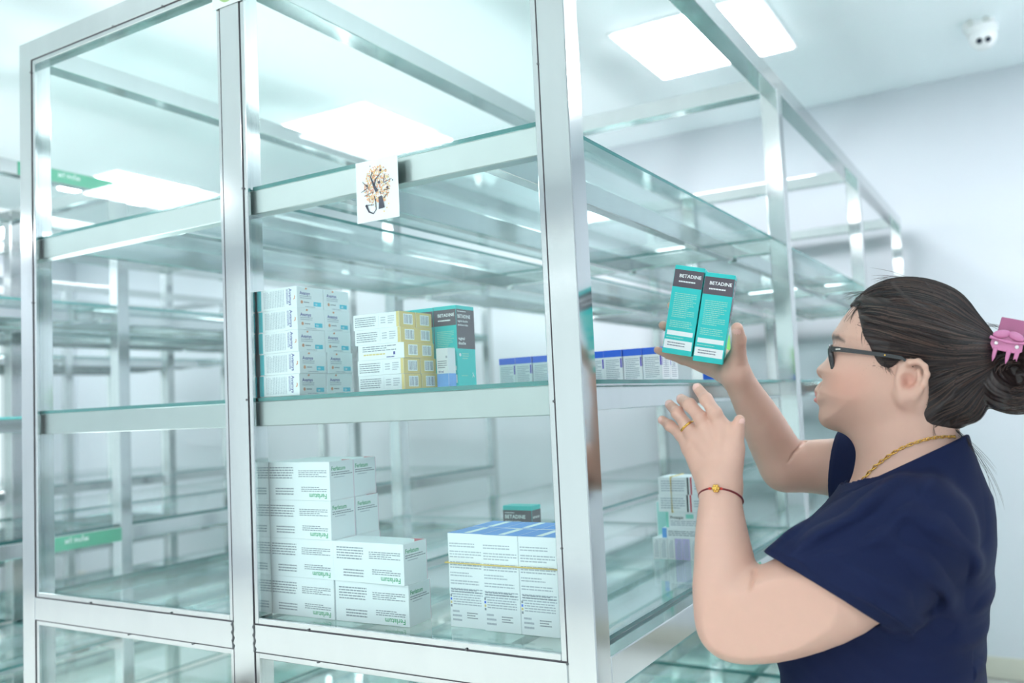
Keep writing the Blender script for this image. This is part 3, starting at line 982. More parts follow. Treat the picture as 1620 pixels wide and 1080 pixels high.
def f_face0(P):
    W = np.interp(P[:, 2], _hw_z, _hw_w).astype(F32)
    # the face narrows towards the front below the cheekbones
    f = inflate(P, FACE_O, .078, W, 2.25)
    for s in (-1, 1):
        f = smax(f, -ell(P, (0.2890, YM + s * 0.0340, 1.4557), (.012, .0115, .013)), .008)
        f = smax(f, -ell(P, (0.2703, YM + s * 0.0235, 1.4417), (.013, .0105, .017)), .008)
        f = smax(f, -ell(P, (0.2606, YM + s * 0.0260, 1.4093), (.010, .010, .012)), .012)
        f = smin(f, ell(P, (0.2668, YM + s * 0.0125, 1.4237), (.0095, .0068, .0075)), .005)
        f = smax(f, -ell(P, (0.2607, YM + s * 0.0065, 1.4171), (.0045, .0032, .0028)), .003)
        f = smin(f, ell(P, (0.2944, YM + s * 0.0315, 1.4545), (.0125, .0125, .0122)), .0035)
        f = smin(f, ell(P, (0.3111, YM + s * 0.0400, 1.4157), (.026, .018, .024)), .03)
        f = smin(f, cone(P, (0.2896, YM + s * 0.0220, 1.4605), (0.2995, YM + s * 0.0430, 1.4600), .0032, .0028), .005)
        f = smin(f, cone(P, (0.2895, YM + s * 0.0230, 1.4501), (0.2986, YM + s * 0.0420, 1.4490), .0026, .0024), .005)
        f = smin(f, cone(P, (0.2871, YM + s * 0.0120, 1.4758), (0.2968, YM + s * 0.0320, 1.4742), .005, .005), .012)
    return f
def surf_x(y, z, f=f_face0):
    xs = np.arange(.235, .36, .0004)
    return float(xs[np.argmax(f(np.stack([xs, np.full_like(xs, y), np.full_like(xs, z)], 1).astype(F32)) < 0)])
def across(prof):
    """mirror a half curve (w, z, r) over the mid plane and lay it on the face"""
    full = [(-w, z, r) for w, z, r in prof[::-1] if w > 0] + list(prof)
    return [((surf_x(YM + w, z), YM + w, z), r) for w, z, r in full]
MOUTH = across([(0, 1.3910, .0012), (.010, 1.3906, .0013), (.019, 1.3884, .0017), (.0255, 1.3857, .0026)])
LIP_U = across([(0, 1.3953, .0048), (.007, 1.3955, .0052), (.016, 1.3915, .0040), (.0255, 1.3861, .0014)])
LIP_L = across([(0, 1.3852, .0058), (.009, 1.3850, .0056), (.017, 1.3847, .0042), (.0255, 1.3852, .0014)])
def f_face(P):
    f = f_face0(P)
    near = np.abs(P[:, 2] - 1.3906) < .03
    if near.any():
        q = P[near]
        g = smin(f[near], np.minimum(limb(q, LIP_U, .002), limb(q, LIP_L, .002)) + .0040, .004)
        f[near] = smax(g, -limb(q, MOUTH, .001), .0022)
    return f
def lips(P):
    return np.minimum(limb(P, LIP_U, .002), limb(P, LIP_L, .002))

rot_xy_ear = np.array([[.96, -.28, 0], [.28, .96, 0], [0, 0, 1]]).T
def f_ear(P, s):
    """s = -1 for the ear on the camera's side"""
    Q = P.copy()
    Q[:, 1] = (P[:, 1] - YM) * s + YM         # mirror onto the +w side used below
    f = ell(Q, (0.3861, YM + 0.0725, 1.4064), (.0190, .0070, .0245), rot_xy_ear)
    out = [((0.3736, YM + 0.0660, 1.4173), .0030), ((0.3791, YM + 0.0735, 1.4262), .0034), ((0.3889, YM + 0.0815, 1.4305), .0040), ((0.3991, YM + 0.0845, 1.4302), .0042), ((0.4056, YM + 0.0860, 1.4236), .0042), ((0.4075, YM + 0.0860, 1.4135), .0040),
           ((0.4039, YM + 0.0840, 1.4022), .0038), ((0.3967, YM + 0.0805, 1.3926), .0040), ((0.3882, YM + 0.0770, 1.3854), .0058), ((0.3766, YM + 0.0705, 1.3850), .0060), ((0.3695, YM + 0.0670, 1.3912), .004)]
    f = smin(f, limb(Q, out, .004), .006)
    f = smax(f, -ell(Q, (0.3850, YM + 0.0830, 1.4057), (.0110, .0095, .0125)), .003)
    f = smax(f, -ell(Q, (0.3961, YM + 0.0865, 1.4175), (.0085, .0065, .0095)), .003)
    f = smin(f, limb(Q, [((0.3985, YM + 0.0795, 1.4191), .0030), ((0.3986, YM + 0.0805, 1.4074), .0032), ((0.3923, YM + 0.0790, 1.3969), .0035), ((0.3826, YM + 0.0765, 1.3940), .0035)], .003), .004)
    f = smin(f, ell(Q, (0.3749, YM + 0.0735, 1.4053), (.0050, .0050, .0065)), .004)
    return f

# --- torso
TORSO_O = Outline([(0.3117,1.2745), (0.2841,1.2490), (0.2475,1.2165), (0.2117,1.1804), (0.1899,1.1451), (0.1809,1.1074), (0.1834,1.0613), (0.1896,1.0158), (0.1902,0.9702), (0.1853,0.8968), (0.1699,0.8038), (0.1744,0.6792),
    (0.4110,0.7333), (0.4368,0.8521), (0.4339,0.9332), (0.4305,0.9987), (0.4383,1.0742), (0.4511,1.1251), (0.4557,1.1671), (0.4513,1.2299), (0.4367,1.2807), (0.4200,1.3169), (0.3957,1.3199), (0.3538,1.3011)], h=.002, smooth=1)
_tz = [0.7069, 0.8280, 0.9150, 0.9850, 1.0728, 1.1610, 1.2141, 1.2496, 1.2808, 1.3120]
_tw = [.178, .182, .166, .152, .150, .158, .164, .150, .108, .070]
def f_torso(P):
    W = np.interp(P[:, 2], _tz, _tw).astype(F32)
    return inflate(P, TORSO_O, .125, W, 2.4)

# --- arms
NSH, NEL, NWR = (0.3846,0.1450,1.2180), (0.1742,0.0600,1.1005), (0.1551,0.0850,1.2661)
ARM_N = [(NSH, .052), ((0.3460,0.1080,1.1878), .0545), ((0.2950,0.0780,1.1531), .0600), ((0.2391,0.0620,1.1276), .0590), ((0.1966,0.0580,1.1093), .0515), ((0.1703,0.0600,1.1050), .0450),
         ((0.1627,0.0620,1.1395), .0432), ((0.1610,0.0660,1.1712), .0395), ((0.1574,0.0720,1.2112), .0342), ((0.1559,0.0780,1.2435), .0290), (NWR, .0258), ((0.1548,0.0860,1.2803), .0262)]
FEL = (0.1603,0.4200,1.2750)
ARM_F = [((0.3298,0.4250,1.2425), .062), ((0.2727,0.4400,1.2658), .052), ((0.2139,0.4400,1.2731), .0445), (FEL, .0405), ((0.1485,0.4050,1.3075), .0385), ((0.1366,0.3750,1.3540), .0335), ((0.1250,0.3450,1.3965), .0265), ((0.1175,0.3180,1.4286), .0225)]

def fine(chain, n=4):
    """Catmull-Rom through a chain of (point, radius)"""
    c = np.array([list(p) + [r] for p, r in chain])
    c = np.concatenate([[2 * c[0] - c[1]], c, [2 * c[-1] - c[-2]]])
    out = []
    for i in range(1, len(c) - 2):
        for t in np.arange(n) / n:
            a, b, d, e = c[i - 1], c[i], c[i + 1], c[i + 2]
            out.append(.5 * (2 * b + (d - a) * t + (2 * a - 5 * b + 4 * d - e) * t * t + (3 * b - a - 3 * d + e) * t ** 3))
    out.append(c[-2])
    return [(tuple(q[:3]), float(q[3])) for q in out]
ARM_N1, ARM_N2 = fine(ARM_N[:6], 3), fine(ARM_N[5:], 3)
ARM_F1, ARM_F2 = fine(ARM_F[:4], 3), fine(ARM_F[3:], 3)
def f_arm_n(P):
    f = limb(P, ARM_N1, .003)
    g = limb(P, ARM_N2, .003)
    f = smin(f, g, .016)
    # crease in the crook of the elbow
    return smax(f, -limb(P, CREASE_N, .001), .0022) if CREASE_N else f
def f_arm_f(P):
    f = limb(P, ARM_F1, .003)
    g = limb(P, ARM_F2, .003)
    f = smin(f, g, .008)
    return smax(f, -limb(P, CREASE_F, .001), .0022) if CREASE_F else f
def on_surface(f, p, off=.001):
    """march from the viewing side through p onto the surface f"""
    o = np.array(cam.location, F32); d = np.array(p, F32) - o; d /= np.linalg.norm(d)
    t = float(np.linalg.norm(np.array(p) - o)) - .25
    for _ in range(80):
        v = float(f((o + d * t)[None].astype(F32))[0])
        t += max(min(v * .6, .03), -.01)
        if abs(v) < 1e-4: break
    q = (o + d * t)[None].astype(F32)
    v, g = grad(f, q)
    n = g[0] / np.linalg.norm(g[0])
    return q[0] + n * off, n
def grad(f, P, e=.0008):
    v0 = f(P)
    return v0, np.stack([f(P + np.eye(3, dtype=F32)[k] * F32(e)) - v0 for k in range(3)], 1) / e
CREASE_N, CREASE_F = [], []
_cn = [(on_surface(f_arm_n, p, 0)[0], r) for p, r in (((0.2040,0.0500,1.1749), .0034), ((0.2017,0.0500,1.1645), .0034), ((0.1976,0.0500,1.1523), .0030), ((0.1920,0.0500,1.1408), .0022), ((0.1857,0.0500,1.1309), .0008))]
_cf = [(on_surface(f_arm_f, p, 0)[0], r) for p, r in (((0.1994,0.4000,1.3184), .0030), ((0.1908,0.4000,1.3093), .0028), ((0.1798,0.4000,1.2971), .0022), ((0.1687,0.4000,1.2828), .0008))]
CREASE_N, CREASE_F = _cn, _cf

# --- near hand, back towards the camera, fingers fanned upward
def finger(P, pts, radii):
    return limb(P, list(zip(pts, radii)), .003)
FN = {
    'pinky': ([(0.1096,0.1000,1.3299), (0.0976,0.1040,1.3457), (0.0791,0.1120,1.3590), (0.0646,0.1200,1.3672)], [.0092, .0080, .0074, .0062]),
    'ring': ([(0.1211,0.0980,1.3437), (0.1084,0.0980,1.3589), (0.0937,0.1060,1.3766), (0.0759,0.1240,1.3889)], [.0096, .0088, .0082, .0068]),
    'middle': ([(0.1406,0.0950,1.3512), (0.1311,0.0920,1.3697), (0.1148,0.0980,1.3875), (0.0958,0.1200,1.3953)], [.0100, .0092, .0088, .0076]),
    'index': ([(0.1605,0.0940,1.3542), (0.1529,0.0890,1.3751), (0.1401,0.0940,1.3944), (0.1234,0.1100,1.4102)], [.0100, .0092, .0084, .0070]),
    'thumb': ([(0.1667,0.0920,1.3050), (0.1745,0.0940,1.3293), (0.1802,0.0920,1.3479), (0.1857,0.0900,1.3643)], [.0145, .0110, .0096, .0072]),
}
def f_hand_n(P):
    palm = smin(ell(P, (0.1457,0.0980,1.3218), (.030, .0135, .037), rot_xz(-.18)), limb(P, [((0.1539,0.0880,1.2758), .0250), ((0.1513,0.0920,1.2966), .0200), ((0.1470,0.0960,1.3176), .0165)], .01), .02)
    palm = smin(palm, limb(P, [((0.1204,0.0990,1.3376), .0112), ((0.1398,0.0960,1.3435), .0118), ((0.1597,0.0950,1.3474), .0118)], .006), .016)
    palm = smin(palm, limb(P, [((0.1550,0.0880,1.2801), .022), ((0.1714,0.0940,1.3218), .0130)], .006), .014)
    palm = smin(palm, limb(P, [((0.1389,0.0900,1.2840), .016), ((0.1147,0.1000,1.3246), .0115)], .006), .014)
    fs = None
    for k in ('pinky', 'ring', 'middle', 'index'):
        g = finger(P, *FN[k])
        for q in (1, 2):   # knuckles
            c = FN[k][0][q]
            g = smin(g, ell(P, (c[0], c[1] - .002, c[2]), (FN[k][1][q] * .98,) * 3), .004)
        fs = g if fs is None else smin(fs, g, .0012)
    f = smin(palm, fs, .009)
    f = smin(f, finger(P, *FN['thumb']), .010)
    # tendon ridges
    for k in ('ring', 'middle', 'index'):
        c = FN[k][0][0]
        f = smin(f, cone(P, (c[0], c[1] - .0078, c[2]), ((0.1563,0.0775,1.3021)), .0028, .0016), .008)
    return f
def rot_xz(a):
    c, s = math.cos(a), math.sin(a)
    return np.array([[c, 0, -s], [0, 1, 0], [s, 0, c]])

# --- far hand, palm towards the camera behind the two cartons
FF = {
    'index': ([(0.0594,0.3490,1.5017), (0.0372,0.3480,1.5281), (0.0193,0.3420,1.5454), (0.0115,0.3280,1.5527)], [.0098, .0088, .0080, .0066]),
    'middle': ([(0.0503,0.3500,1.4844), (0.0238,0.3500,1.5025), (0.0038,0.3420,1.5145), (-0.0036,0.3240,1.5201)], [.0102, .0092, .0084, .0074]),
    'ring': ([(0.0467,0.3480,1.4687), (0.0219,0.3480,1.4789), (0.0051,0.3400,1.4863), (-0.0002,0.3280,1.4906)], [.0098, .0088, .0080, .0068]),
    'pinky': ([(0.0523,0.3380,1.4502), (0.0250,0.3300,1.4602), (0.0049,0.3200,1.4698), (-0.0092,0.3060,1.4783)], [.0096, .0080, .0072, .0060]),
    'thumb': ([(0.1173,0.3120,1.4447), (0.1295,0.2960,1.4657), (0.1380,0.2760,1.4833), (0.1413,0.2570,1.4998)], [.0150, .0118, .0108, .0090]),
}
def f_hand_f(P):
    palm = limb(P, [((0.1169,0.3170,1.4306), .0220), ((0.0959,0.3360,1.4371), .0190), ((0.0697,0.3440,1.4492), .0165), ((0.0491,0.3420,1.4557), .0120)], .012)
    palm = smin(palm, limb(P, [((0.0976,0.3440,1.4526), .0170), ((0.0654,0.3490,1.4759), .0150), ((0.0550,0.3500,1.4894), .0125)], .01), .014)
    palm = smin(palm, limb(P, [((0.1132,0.3160,1.4329), .0200), ((0.1220,0.3080,1.4525), .0160)], .01), .012)
    fs = None
    for k in ('index', 'middle', 'ring', 'pinky'):
        g = finger(P, *FF[k])
        fs = g if fs is None else smin(fs, g, .0012)
    f = smin(palm, fs, .009)
    return smin(f, finger(P, *FF['thumb']), .010)

# --- lower body, below the picture: hips, legs and feet
HIPZ = .86
LEG = {}
for s in (-1, 1):
    y = YM + s * .095
    LEG[s] = [((.430, y, .84), .096), ((.425, y, .66), .082), ((.420, y, .46), .058), ((.432, y, .33), .055), ((.432, y, .12), .036), ((.432, y, .075), .036)]
def f_legs(P, grow=0.0):
    f = smin(limb(P, LEG[-1], .02), limb(P, LEG[1], .02), .02)
    return f - grow
def f_feet(P):
    f = None
    for s in (-1, 1):
        y = YM + s * .095
        g = limb(P, [((.447, y, .05), .030), ((.38, y, .036), .030), ((.30, y + .006 * s, .026), .024), ((.265, y + .008 * s, .020), .018)], .012)
        f = g if f is None else np.minimum(f, g)
    return f

# groups: (function, list of (point, radius) bounding it)
def bounds(chain, pad):
    lo = np.min([np.array(p) - r for p, r in chain], 0) - pad
    hi = np.max([np.array(p) + r for p, r in chain], 0) + pad
    return lo.astype(F32), hi.astype(F32)
hb = [((0.2494,0.2700,1.4154), .02), ((0.4566,0.2700,1.4043), .02), ((0.3716,0.2700,1.5525), .02), ((0.3546,0.2700,1.3117), .02), ((0.3882, YM + 0.0900, 1.4080), .01), ((0.3882, YM + -0.0900, 1.4080), .01)]
def chain_of(D):
    return [(p, r) for pts, rs in D.values() for p, r in zip(pts, rs)]
SKIN = [
    (lambda P: np.minimum(np.minimum(smin(smin(f_face(P), f_ear(P, -1), .005), f_ear(P, 1), .005), 9), 9), bounds(hb, .0), 0),
    (lambda P: limb(P, NECK, .02), bounds(NECK, .0), .030),
    (f_torso, (np.array([.24, .07, .80], F32), np.array([.56, .47, 1.36], F32)), .035),
    (f_arm_n, bounds(ARM_N, .005), .030),
    (f_arm_f, bounds(ARM_F, .005), .030),
    (f_hand_n, bounds(chain_of(FN) + [(NWR, .03)], .008), .010),
    (f_hand_f, bounds(chain_of(FF) + [((0.1175,0.3180,1.4286), .03)], .008), .010),
    (f_legs, bounds(LEG[-1] + LEG[1], .0), .03),
    (f_feet, (np.array([.24, .13, .0], F32), np.array([.49, .41, .10], F32)), .015),
]
def union(groups, P, margin=.05):
    f = np.full(len(P), 1.0, F32)
    for fn, (lo, hi), k in groups:
        q = np.maximum(np.maximum(lo - P, P - hi), 0)
        far = np.sqrt((q * q).sum(1))
        m = far < margin
        g = (far + .01).astype(F32)
        if m.any(): g[m] = fn(P[m])
        f = smin(f, g, k) if k else np.minimum(f, g)
    return f
def f_skin(P):
    return union(SKIN, P)

def mesh_sdf(f, lo, hi, h, name, smooth=True, bl=8):
    """Polygonise f=0: sample sparse blocks near the surface, then dual contouring."""
    import openvdb
    lo = np.array(lo, F32); hi = np.array(hi, F32)
    nb = np.ceil((hi - lo) / (h * bl)).astype(int)
    I = np.stack(np.meshgrid(*[np.arange(n) for n in nb], indexing='ij'), -1).reshape(-1, 3)
    c = lo + (I + .5) * h * bl
    v = np.concatenate([f(c[i:i + 60000].astype(F32)) for i in range(0, len(c), 60000)])
    half = h * bl * .87 * 1.35 + 2 * h
    N = nb * bl
    A = np.empty(N, F32)
    B = A.reshape(nb[0], bl, nb[1], bl, nb[2], bl)
    B[:] = np.where(v > 0, 3 * h, -3 * h).reshape(nb)[:, None, :, None, :, None]
    act = I[np.abs(v) < half]
    loc = np.stack(np.meshgrid(*[np.arange(bl)] * 3, indexing='ij'), -1).reshape(-1, 3)
    step = 160
    for i in range(0, len(act), step):
        a = act[i:i + step]
        P = (lo + (a[:, None, :] * bl + loc[None] + .5) * h).reshape(-1, 3).astype(F32)
        w = np.clip(f(P), -3 * h, 3 * h).reshape(len(a), bl, bl, bl)
        for q, (x, y, z) in enumerate(a):
            B[x, :, y, :, z, :] = w[q]
    g = openvdb.FloatGrid(3 * h)
    g.copyFromArray(A, tolerance=0.0)
    pts, quads = g.convertToQuads(0.0)
    pts = lo + (pts + .5) * h
    # settle vertices on the exact surface
    P = pts.astype(F32)
    e = h * .5
    for _ in range(1):
        out = []
        for i in range(0, len(P), 80000):
            p = P[i:i + 80000]
            v0 = f(p)
            G = np.stack([f(p + np.eye(3, dtype=F32)[k] * e) - v0 for k in range(3)], 1) / e
            n2 = np.maximum((G * G).sum(1), .05)
            out.append(p - G * np.clip(v0 / n2, -h, h)[:, None] * .8)
        P = np.concatenate(out).astype(F32)
    me = bpy.data.meshes.new(name)
    n, m = len(P), len(quads)
    quads = quads[:, ::-1].astype(np.int32) if True else quads
    me.vertices.add(n); me.vertices.foreach_set('co', P.ravel())
    me.loops.add(m * 4); me.loops.foreach_set('vertex_index', np.ascontiguousarray(quads).ravel())
    me.polygons.add(m)
    me.polygons.foreach_set('loop_start', np.arange(m, dtype=np.int32) * 4)
    me.polygons.foreach_set('use_smooth', np.ones(m, bool))
    me.update(calc_edges=True)
    me.validate()
    return me, P

def keep_largest(me):
    """drop stray islands"""
    bm = bmesh.new(); bm.from_mesh(me)
    seen, best = set(), []
    bm.verts.ensure_lookup_table()
    for v in bm.verts:
        if v.index in seen: continue
        st, comp = [v], []
        seen.add(v.index)
        while st:
            x = st.pop(); comp.append(x)
            for e in x.link_edges:
                y = e.other_vert(x)
                if y.index not in seen:
                    seen.add(y.index); st.append(y)
        if len(comp) > len(best): best = comp
    keep = set(v.index for v in best)
    bmesh.ops.delete(bm, geom=[v for v in bm.verts if v.index not in keep], context='VERTS')
    bm.to_mesh(me); bm.free()

def paint(me, rgb, name='tint'):
    a = me.color_attributes.new(name, 'FLOAT_COLOR', 'POINT')
    a.data.foreach_set('color', np.concatenate([rgb, np.ones((len(rgb), 1))], 1).astype(F32).ravel())

def attr_mat(name, rough, sss=0.0, spec=0.5, noise=0.0, nscale=60, bump=0.0, bdist=.001):
    m = mat(name, (1, 1, 1, 1), rough, spec=spec, sss=sss)
    nt = m.node_tree
    b = nt.nodes['Principled BSDF']
    at = nt.nodes.new('ShaderNodeAttribute'); at.attribute_name = 'tint'
    last = at.outputs['Color']
    tc = nt.nodes.new('ShaderNodeTexCoord')
    n = nt.nodes.new('ShaderNodeTexNoise'); n.inputs['Scale'].default_value = nscale; n.inputs['Detail'].default_value = 5
    nt.links.new(tc.outputs['Object'], n.inputs['Vector'])
    if noise:
        hs = nt.nodes.new('ShaderNodeHueSaturation')
        mp = nt.nodes.new('ShaderNodeMapRange'); mp.inputs['To Min'].default_value = 1 - noise; mp.inputs['To Max'].default_value = 1 + noise
        nt.links.new(n.outputs['Fac'], mp.inputs['Value']); nt.links.new(mp.outputs['Result'], hs.inputs['Value'])
        nt.links.new(last, hs.inputs['Color']); last = hs.outputs['Color']
    nt.links.new(last, b.inputs['Base Color'])
    if bump:
        bp = nt.nodes.new('ShaderNodeBump'); bp.inputs['Strength'].default_value = bump; bp.inputs['Distance'].default_value = bdist
        nt.links.new(n.outputs['Fac'], bp.inputs['Height']); nt.links.new(bp.outputs['Normal'], b.inputs['Normal'])
    return m

def lin(*c): return np.array(srgb(*c)[:3])
def mixc(rgb, col, w):
    w = np.clip(w, 0, 1)[:, None]
    return rgb * (1 - w) + col * w
def soft(d, a):      # 1 inside, fading to 0 over a
    return np.clip(.5 - d / a, 0, 1)

# --- skin mesh
me, P = mesh_sdf(f_skin, (-.10, .02, -.02), (.60, .52, 1.72), .0022, 'body')
keep_largest(me)
co = np.empty(len(me.vertices) * 3, F32); me.vertices.foreach_get('co', co); P = co.reshape(-1, 3)
rgb = np.tile(lin(211, 170, 152), (len(P), 1))
rgb = mixc(rgb, lin(222, 158, 138), .35 * soft(ell(P, (0.3073, YM + -0.0550, 1.4079), (.03, .03, .026)), .02))
rgb = mixc(rgb, lin(204, 118, 114), .85 * soft(lips(P) - .0004, .0022) * (P[:, 0] < 0.2669))
for s in (-1, 1):
    bp = []
    for w_, z_, r_ in ((.011, 1.4705, .0030), (.028, 1.4745, .0036), (.045, 1.4723, .0030), (.0565, 1.4655, .0012)):
        xs = np.arange(.26, .36, .0005)
        col = np.stack([xs, np.full_like(xs, YM + s * w_), np.full_like(xs, z_)], 1).astype(F32)
        bp.append(((float(xs[np.argmax(f_face(col) < 0)]), YM + s * w_, z_), r_))
    brow = limb(P, bp, .002)
    rgb = mixc(rgb, lin(66, 54, 56), .9 * soft(brow, .0035))
    eye = ell(P, (0.2867, YM + s * 0.0315, 1.4555), (.010, .0115, .0042))
    rgb = mixc(rgb, lin(236, 232, 230), soft(eye, .003))
    rgb = mixc(rgb, lin(40, 30, 28), soft(ell(P, (0.2844, YM + s * 0.0305, 1.4561), (.006, .0052, .0048)), .0025))
    rgb = mixc(rgb, lin(52, 40, 40), .8 * soft(cone(P, (0.2842, YM + s * 0.0210, 1.4599), (0.2968, YM + s * 0.0430, 1.4576), .0012, .0012), .002))
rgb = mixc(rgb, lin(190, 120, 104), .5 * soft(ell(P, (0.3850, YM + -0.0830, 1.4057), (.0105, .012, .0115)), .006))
for D in (FN, FF):
    for k, (pts, rs) in D.items():
        a, b = np.array(pts[-2]), np.array(pts[-1])
        d = (b - a) / np.linalg.norm(b - a)
        rgb = mixc(rgb, lin(228, 165, 146), .25 * soft(np.linalg.norm(P - b, axis=1) - .010, .012))
for C_ in (CREASE_N, CREASE_F):
    rgb = mixc(rgb, lin(190, 124, 104), .4 * soft(limb(P, C_, .001) + .0008, .0028))  # darker, redder skin: shade of the elbow creases put into the colour
paint(me, rgb)
M_SKIN = attr_mat('skin', 0.42, sss=.12, spec=.35, noise=.03, nscale=70, bump=.06, bdist=.0006)
me.materials.append(M_SKIN)
PERSON = empty('person', (.42, YM, 0))
tag(PERSON, 'dark-haired person in a navy T-shirt reaching up to look at two teal cartons', 'person')
def worn(name, me, mats=None):
    o = bpy.data.objects.new(name, me)
    COL.objects.link(o)
    o.parent = PERSON
    o.location = (-.42, -YM, 0)
    return o
worn('body', me)

# finger nails: thin curved plates set on the finger ends
M_NAIL = mat('nail', srgb(240, 196, 184), .25)
def nail(parent, p, tip, out, r):
    a, b, n = Vector(p), Vector(tip), Vector(out).normalized()
    d = (b - a).normalized(); n = (n - d * n.dot(d)).normalized(); s = d.cross(n)
    bm = bmesh.new()
    rows = []
    for i in range(5):
        t = i / 4
        ww = (1.0, 1.05, 1.05, .98, .62)[i]
        rows.append([bm.verts.new(b + d * (-.0062 + .0105 * t) * (r / .0066) * .95 + n * (r * math.cos(g * .85) * 1.02 + .0002 - (.0011 if i == 4 else 0)) + s * r * math.sin(g * .85 * ww)) for g in (-1, -.5, 0, .5, 1)])
    for A, B in zip(rows, rows[1:]):
        for k in range(4):
            bm.faces.new((A[k], A[k + 1], B[k + 1], B[k])).smooth = True
    bmesh.ops.recalc_face_normals(bm, faces=list(bm.faces))
    c0 = bm.faces[:][0] if False else None
    o = finish(bm, 'finger_nail', M_NAIL, parent)
    o.location = (-.42, -YM, 0)
for k, v in (('pinky', (-.75, -.6, .2)), ('ring', (-.3, -.8, .55)), ('middle', (-.25, -.75, .65)), ('index', (-.3, -.8, .5)), ('thumb', (.85, -.45, .1))):
    nail(PERSON, FN[k][0][2], FN[k][0][3], v, FN[k][1][3])
nail(PERSON, FF['thumb'][0][2], FF['thumb'][0][3], (.1, -1, .1), FF['thumb'][1][3])

# --- navy T-shirt
def plane(P, a, n):
    n = np.asarray(n, F32) / np.linalg.norm(n)
    return (P - np.asarray(a, F32)) @ n
_h0, _h1 = np.array((0.2463,0.0600,1.1943)), np.array((0.3667,0.0600,1.1239))
_ht = (_h1 - _h0) / np.linalg.norm(_h1 - _h0)
HEM_N = np.cross(_ht, np.array([-.165, 1.08, -.28])); HEM_N = HEM_N * (-1 if HEM_N[0] > 0 else 1)
SLEEVE_N = fine([((0.3870,0.1500,1.2173), .058), ((0.3583,0.1120,1.2125), .0605), ((0.3058,0.0730,1.1548), .0810), ((0.2843,0.0630,1.1186), .0810)], 3)
SLEEVE_F = [((0.3392,0.4150,1.2290), .076), ((0.2830,0.4370,1.2691), .0585), ((0.2340,0.4400,1.2730), .056)]
_n0, _n1 = np.array((0.3160,0.2100,1.2706)), np.array((0.4329,0.2100,1.3254))
_nt = (_n1 - _n0) / np.linalg.norm(_n1 - _n0)
NECK_N = np.array([-_nt[2], 0, _nt[0]])
def wrinkle(P):
    x, y, z = P[:, 0], P[:, 1], P[:, 2]
    d = np.zeros(len(P), F32)
    def blob(c, r):
        q = (P - np.asarray(c, F32)) / np.asarray(r, F32)
        return np.exp(-(q * q).sum(1))
    u = .80 * x + .60 * z
    v = -.60 * x + .80 * z
    # pulls running from the chest up to the shoulder
    d += .0042 * np.sin(v * 150 + 6 * np.sin(u * 14) + y * 20) * blob((0.3240,0.0600,1.2572), (.070, .10, .045))
    d += .0030 * np.sin(v * 210 + 5 * np.sin(u * 17 + 1) + y * 30) * blob((0.2836,0.0800,1.2146), (.055, .09, .045))
    # armpit and side of the body
    d += .0050 * np.sin(u * 120 + 5 * np.sin(v * 16) + y * 24) * blob((0.4065,0.0900,1.1766), (.060, .08, .075))
    d += .0036 * np.sin(z * 135 + 4 * np.sin(x * 22) + x * 60) * blob((0.3414,0.1200,1.0622), (.16, .12, .075))
    d += .0026 * np.sin(x * 95 - z * 70 + 4 * np.sin(z * 20)) * blob((0.4344,0.1600,1.2081), (.06, .14, .11))
    d += .0018 * np.sin(u * 90 + 3 * np.sin(v * 26)) * blob((0.3475,0.0000,1.1970), (.09, .07, .07))
    return np.maximum(d, -.0006)
def f_shirt_outer(P):
    hd = plane(P, _h0, HEM_N)
    body = smin(f_torso(P), limb(P, NECK, .02), .035)
    body = smin(body, smax(limb(P, ARM_N1, .003), hd, .002), .032)
    body = smin(body, smax(limb(P, ARM_F1, .003), plane(P, (0.2513,0.4400,1.2812), (-1, 0, .15)), .002), .032) - .0105
    sl = limb(P, SLEEVE_N, .02)
    sl = smax(sl, plane(P, _h0, HEM_N), .002)
    # a stitched band just above the hem
    s2 = limb(P, SLEEVE_F, .02)
    s2 = smax(s2, plane(P, (0.2513,0.4400,1.2812), (-1, 0, .15)), .002)
    f = smin(smin(body, sl, .028), s2, .03)
    f = f + .0007 * np.exp(-((hd + .016) / .0014) ** 2)
    hs = plane(P, _h0, HEM_N)
    f = f - 2.3 * wrinkle(P) * np.clip((P[:, 2] - .8) * 10, 0, 1) * np.where(P[:, 1] < YM - .08, np.clip(.15 - hs * 30, .15, 1), 1)
    # the hem stays crisp
    return f
def f_shirt(P):
    f = f_shirt_outer(P)
    nd = limb(P, NECK, .02)
    cut = np.maximum(-plane(P, _n0, NECK_N), nd - .020)
    rib = plane(P, _n0, NECK_N)
    f = f - .0010 * np.clip(1 - np.abs(rib + .006) / .0065, 0, 1) ** .3 * (nd < .035)
    f = smax(f, -cut, .002)
    f = smax(f, .835 - P[:, 2], .003)
    return np.maximum(f, -(f_skin(P) - .0012))
me, P = mesh_sdf(f_shirt, (.10, .00, .82), (.60, .54, 1.40), .0028, 't_shirt')
me.materials.append(mat('navy_cotton', srgb(21, 31, 64), .85, spec=.2, noise=.10, nscale=900, bump=.12))
worn('t_shirt', me)

# --- trousers and shoes, below the picture
def f_trousers(P):
    f = smin(f_torso(P) - .006, f_legs(P, .010), .05)
    f = np.maximum(f, P[:, 2] - .90)
    f = np.maximum(f, .085 - P[:, 2])
    return f
me, P = mesh_sdf(f_trousers, (.20, .04, .06), (.62, .50, .93), .008, 'trousers')
me.materials.append(mat('dark_denim', srgb(40, 44, 56), .8))
worn('trousers', me)
def f_shoes(P):
    f = f_feet(P) - .006
    for s in (-1, 1):
        f = smin(f, cone(P, (.437, YM + s * .095, .05), (.434, YM + s * .095, .085), .044, .043), .02)
    f = np.maximum(f, P[:, 2] - .088)
    return np.maximum(f, .001 - P[:, 2])
me, P = mesh_sdf(f_shoes, (.20, .10, -.02), (.52, .44, .12), .005, 'shoes')
me.materials.append(mat('shoe_leather', srgb(52, 48, 50), .5))
worn('shoes', me)

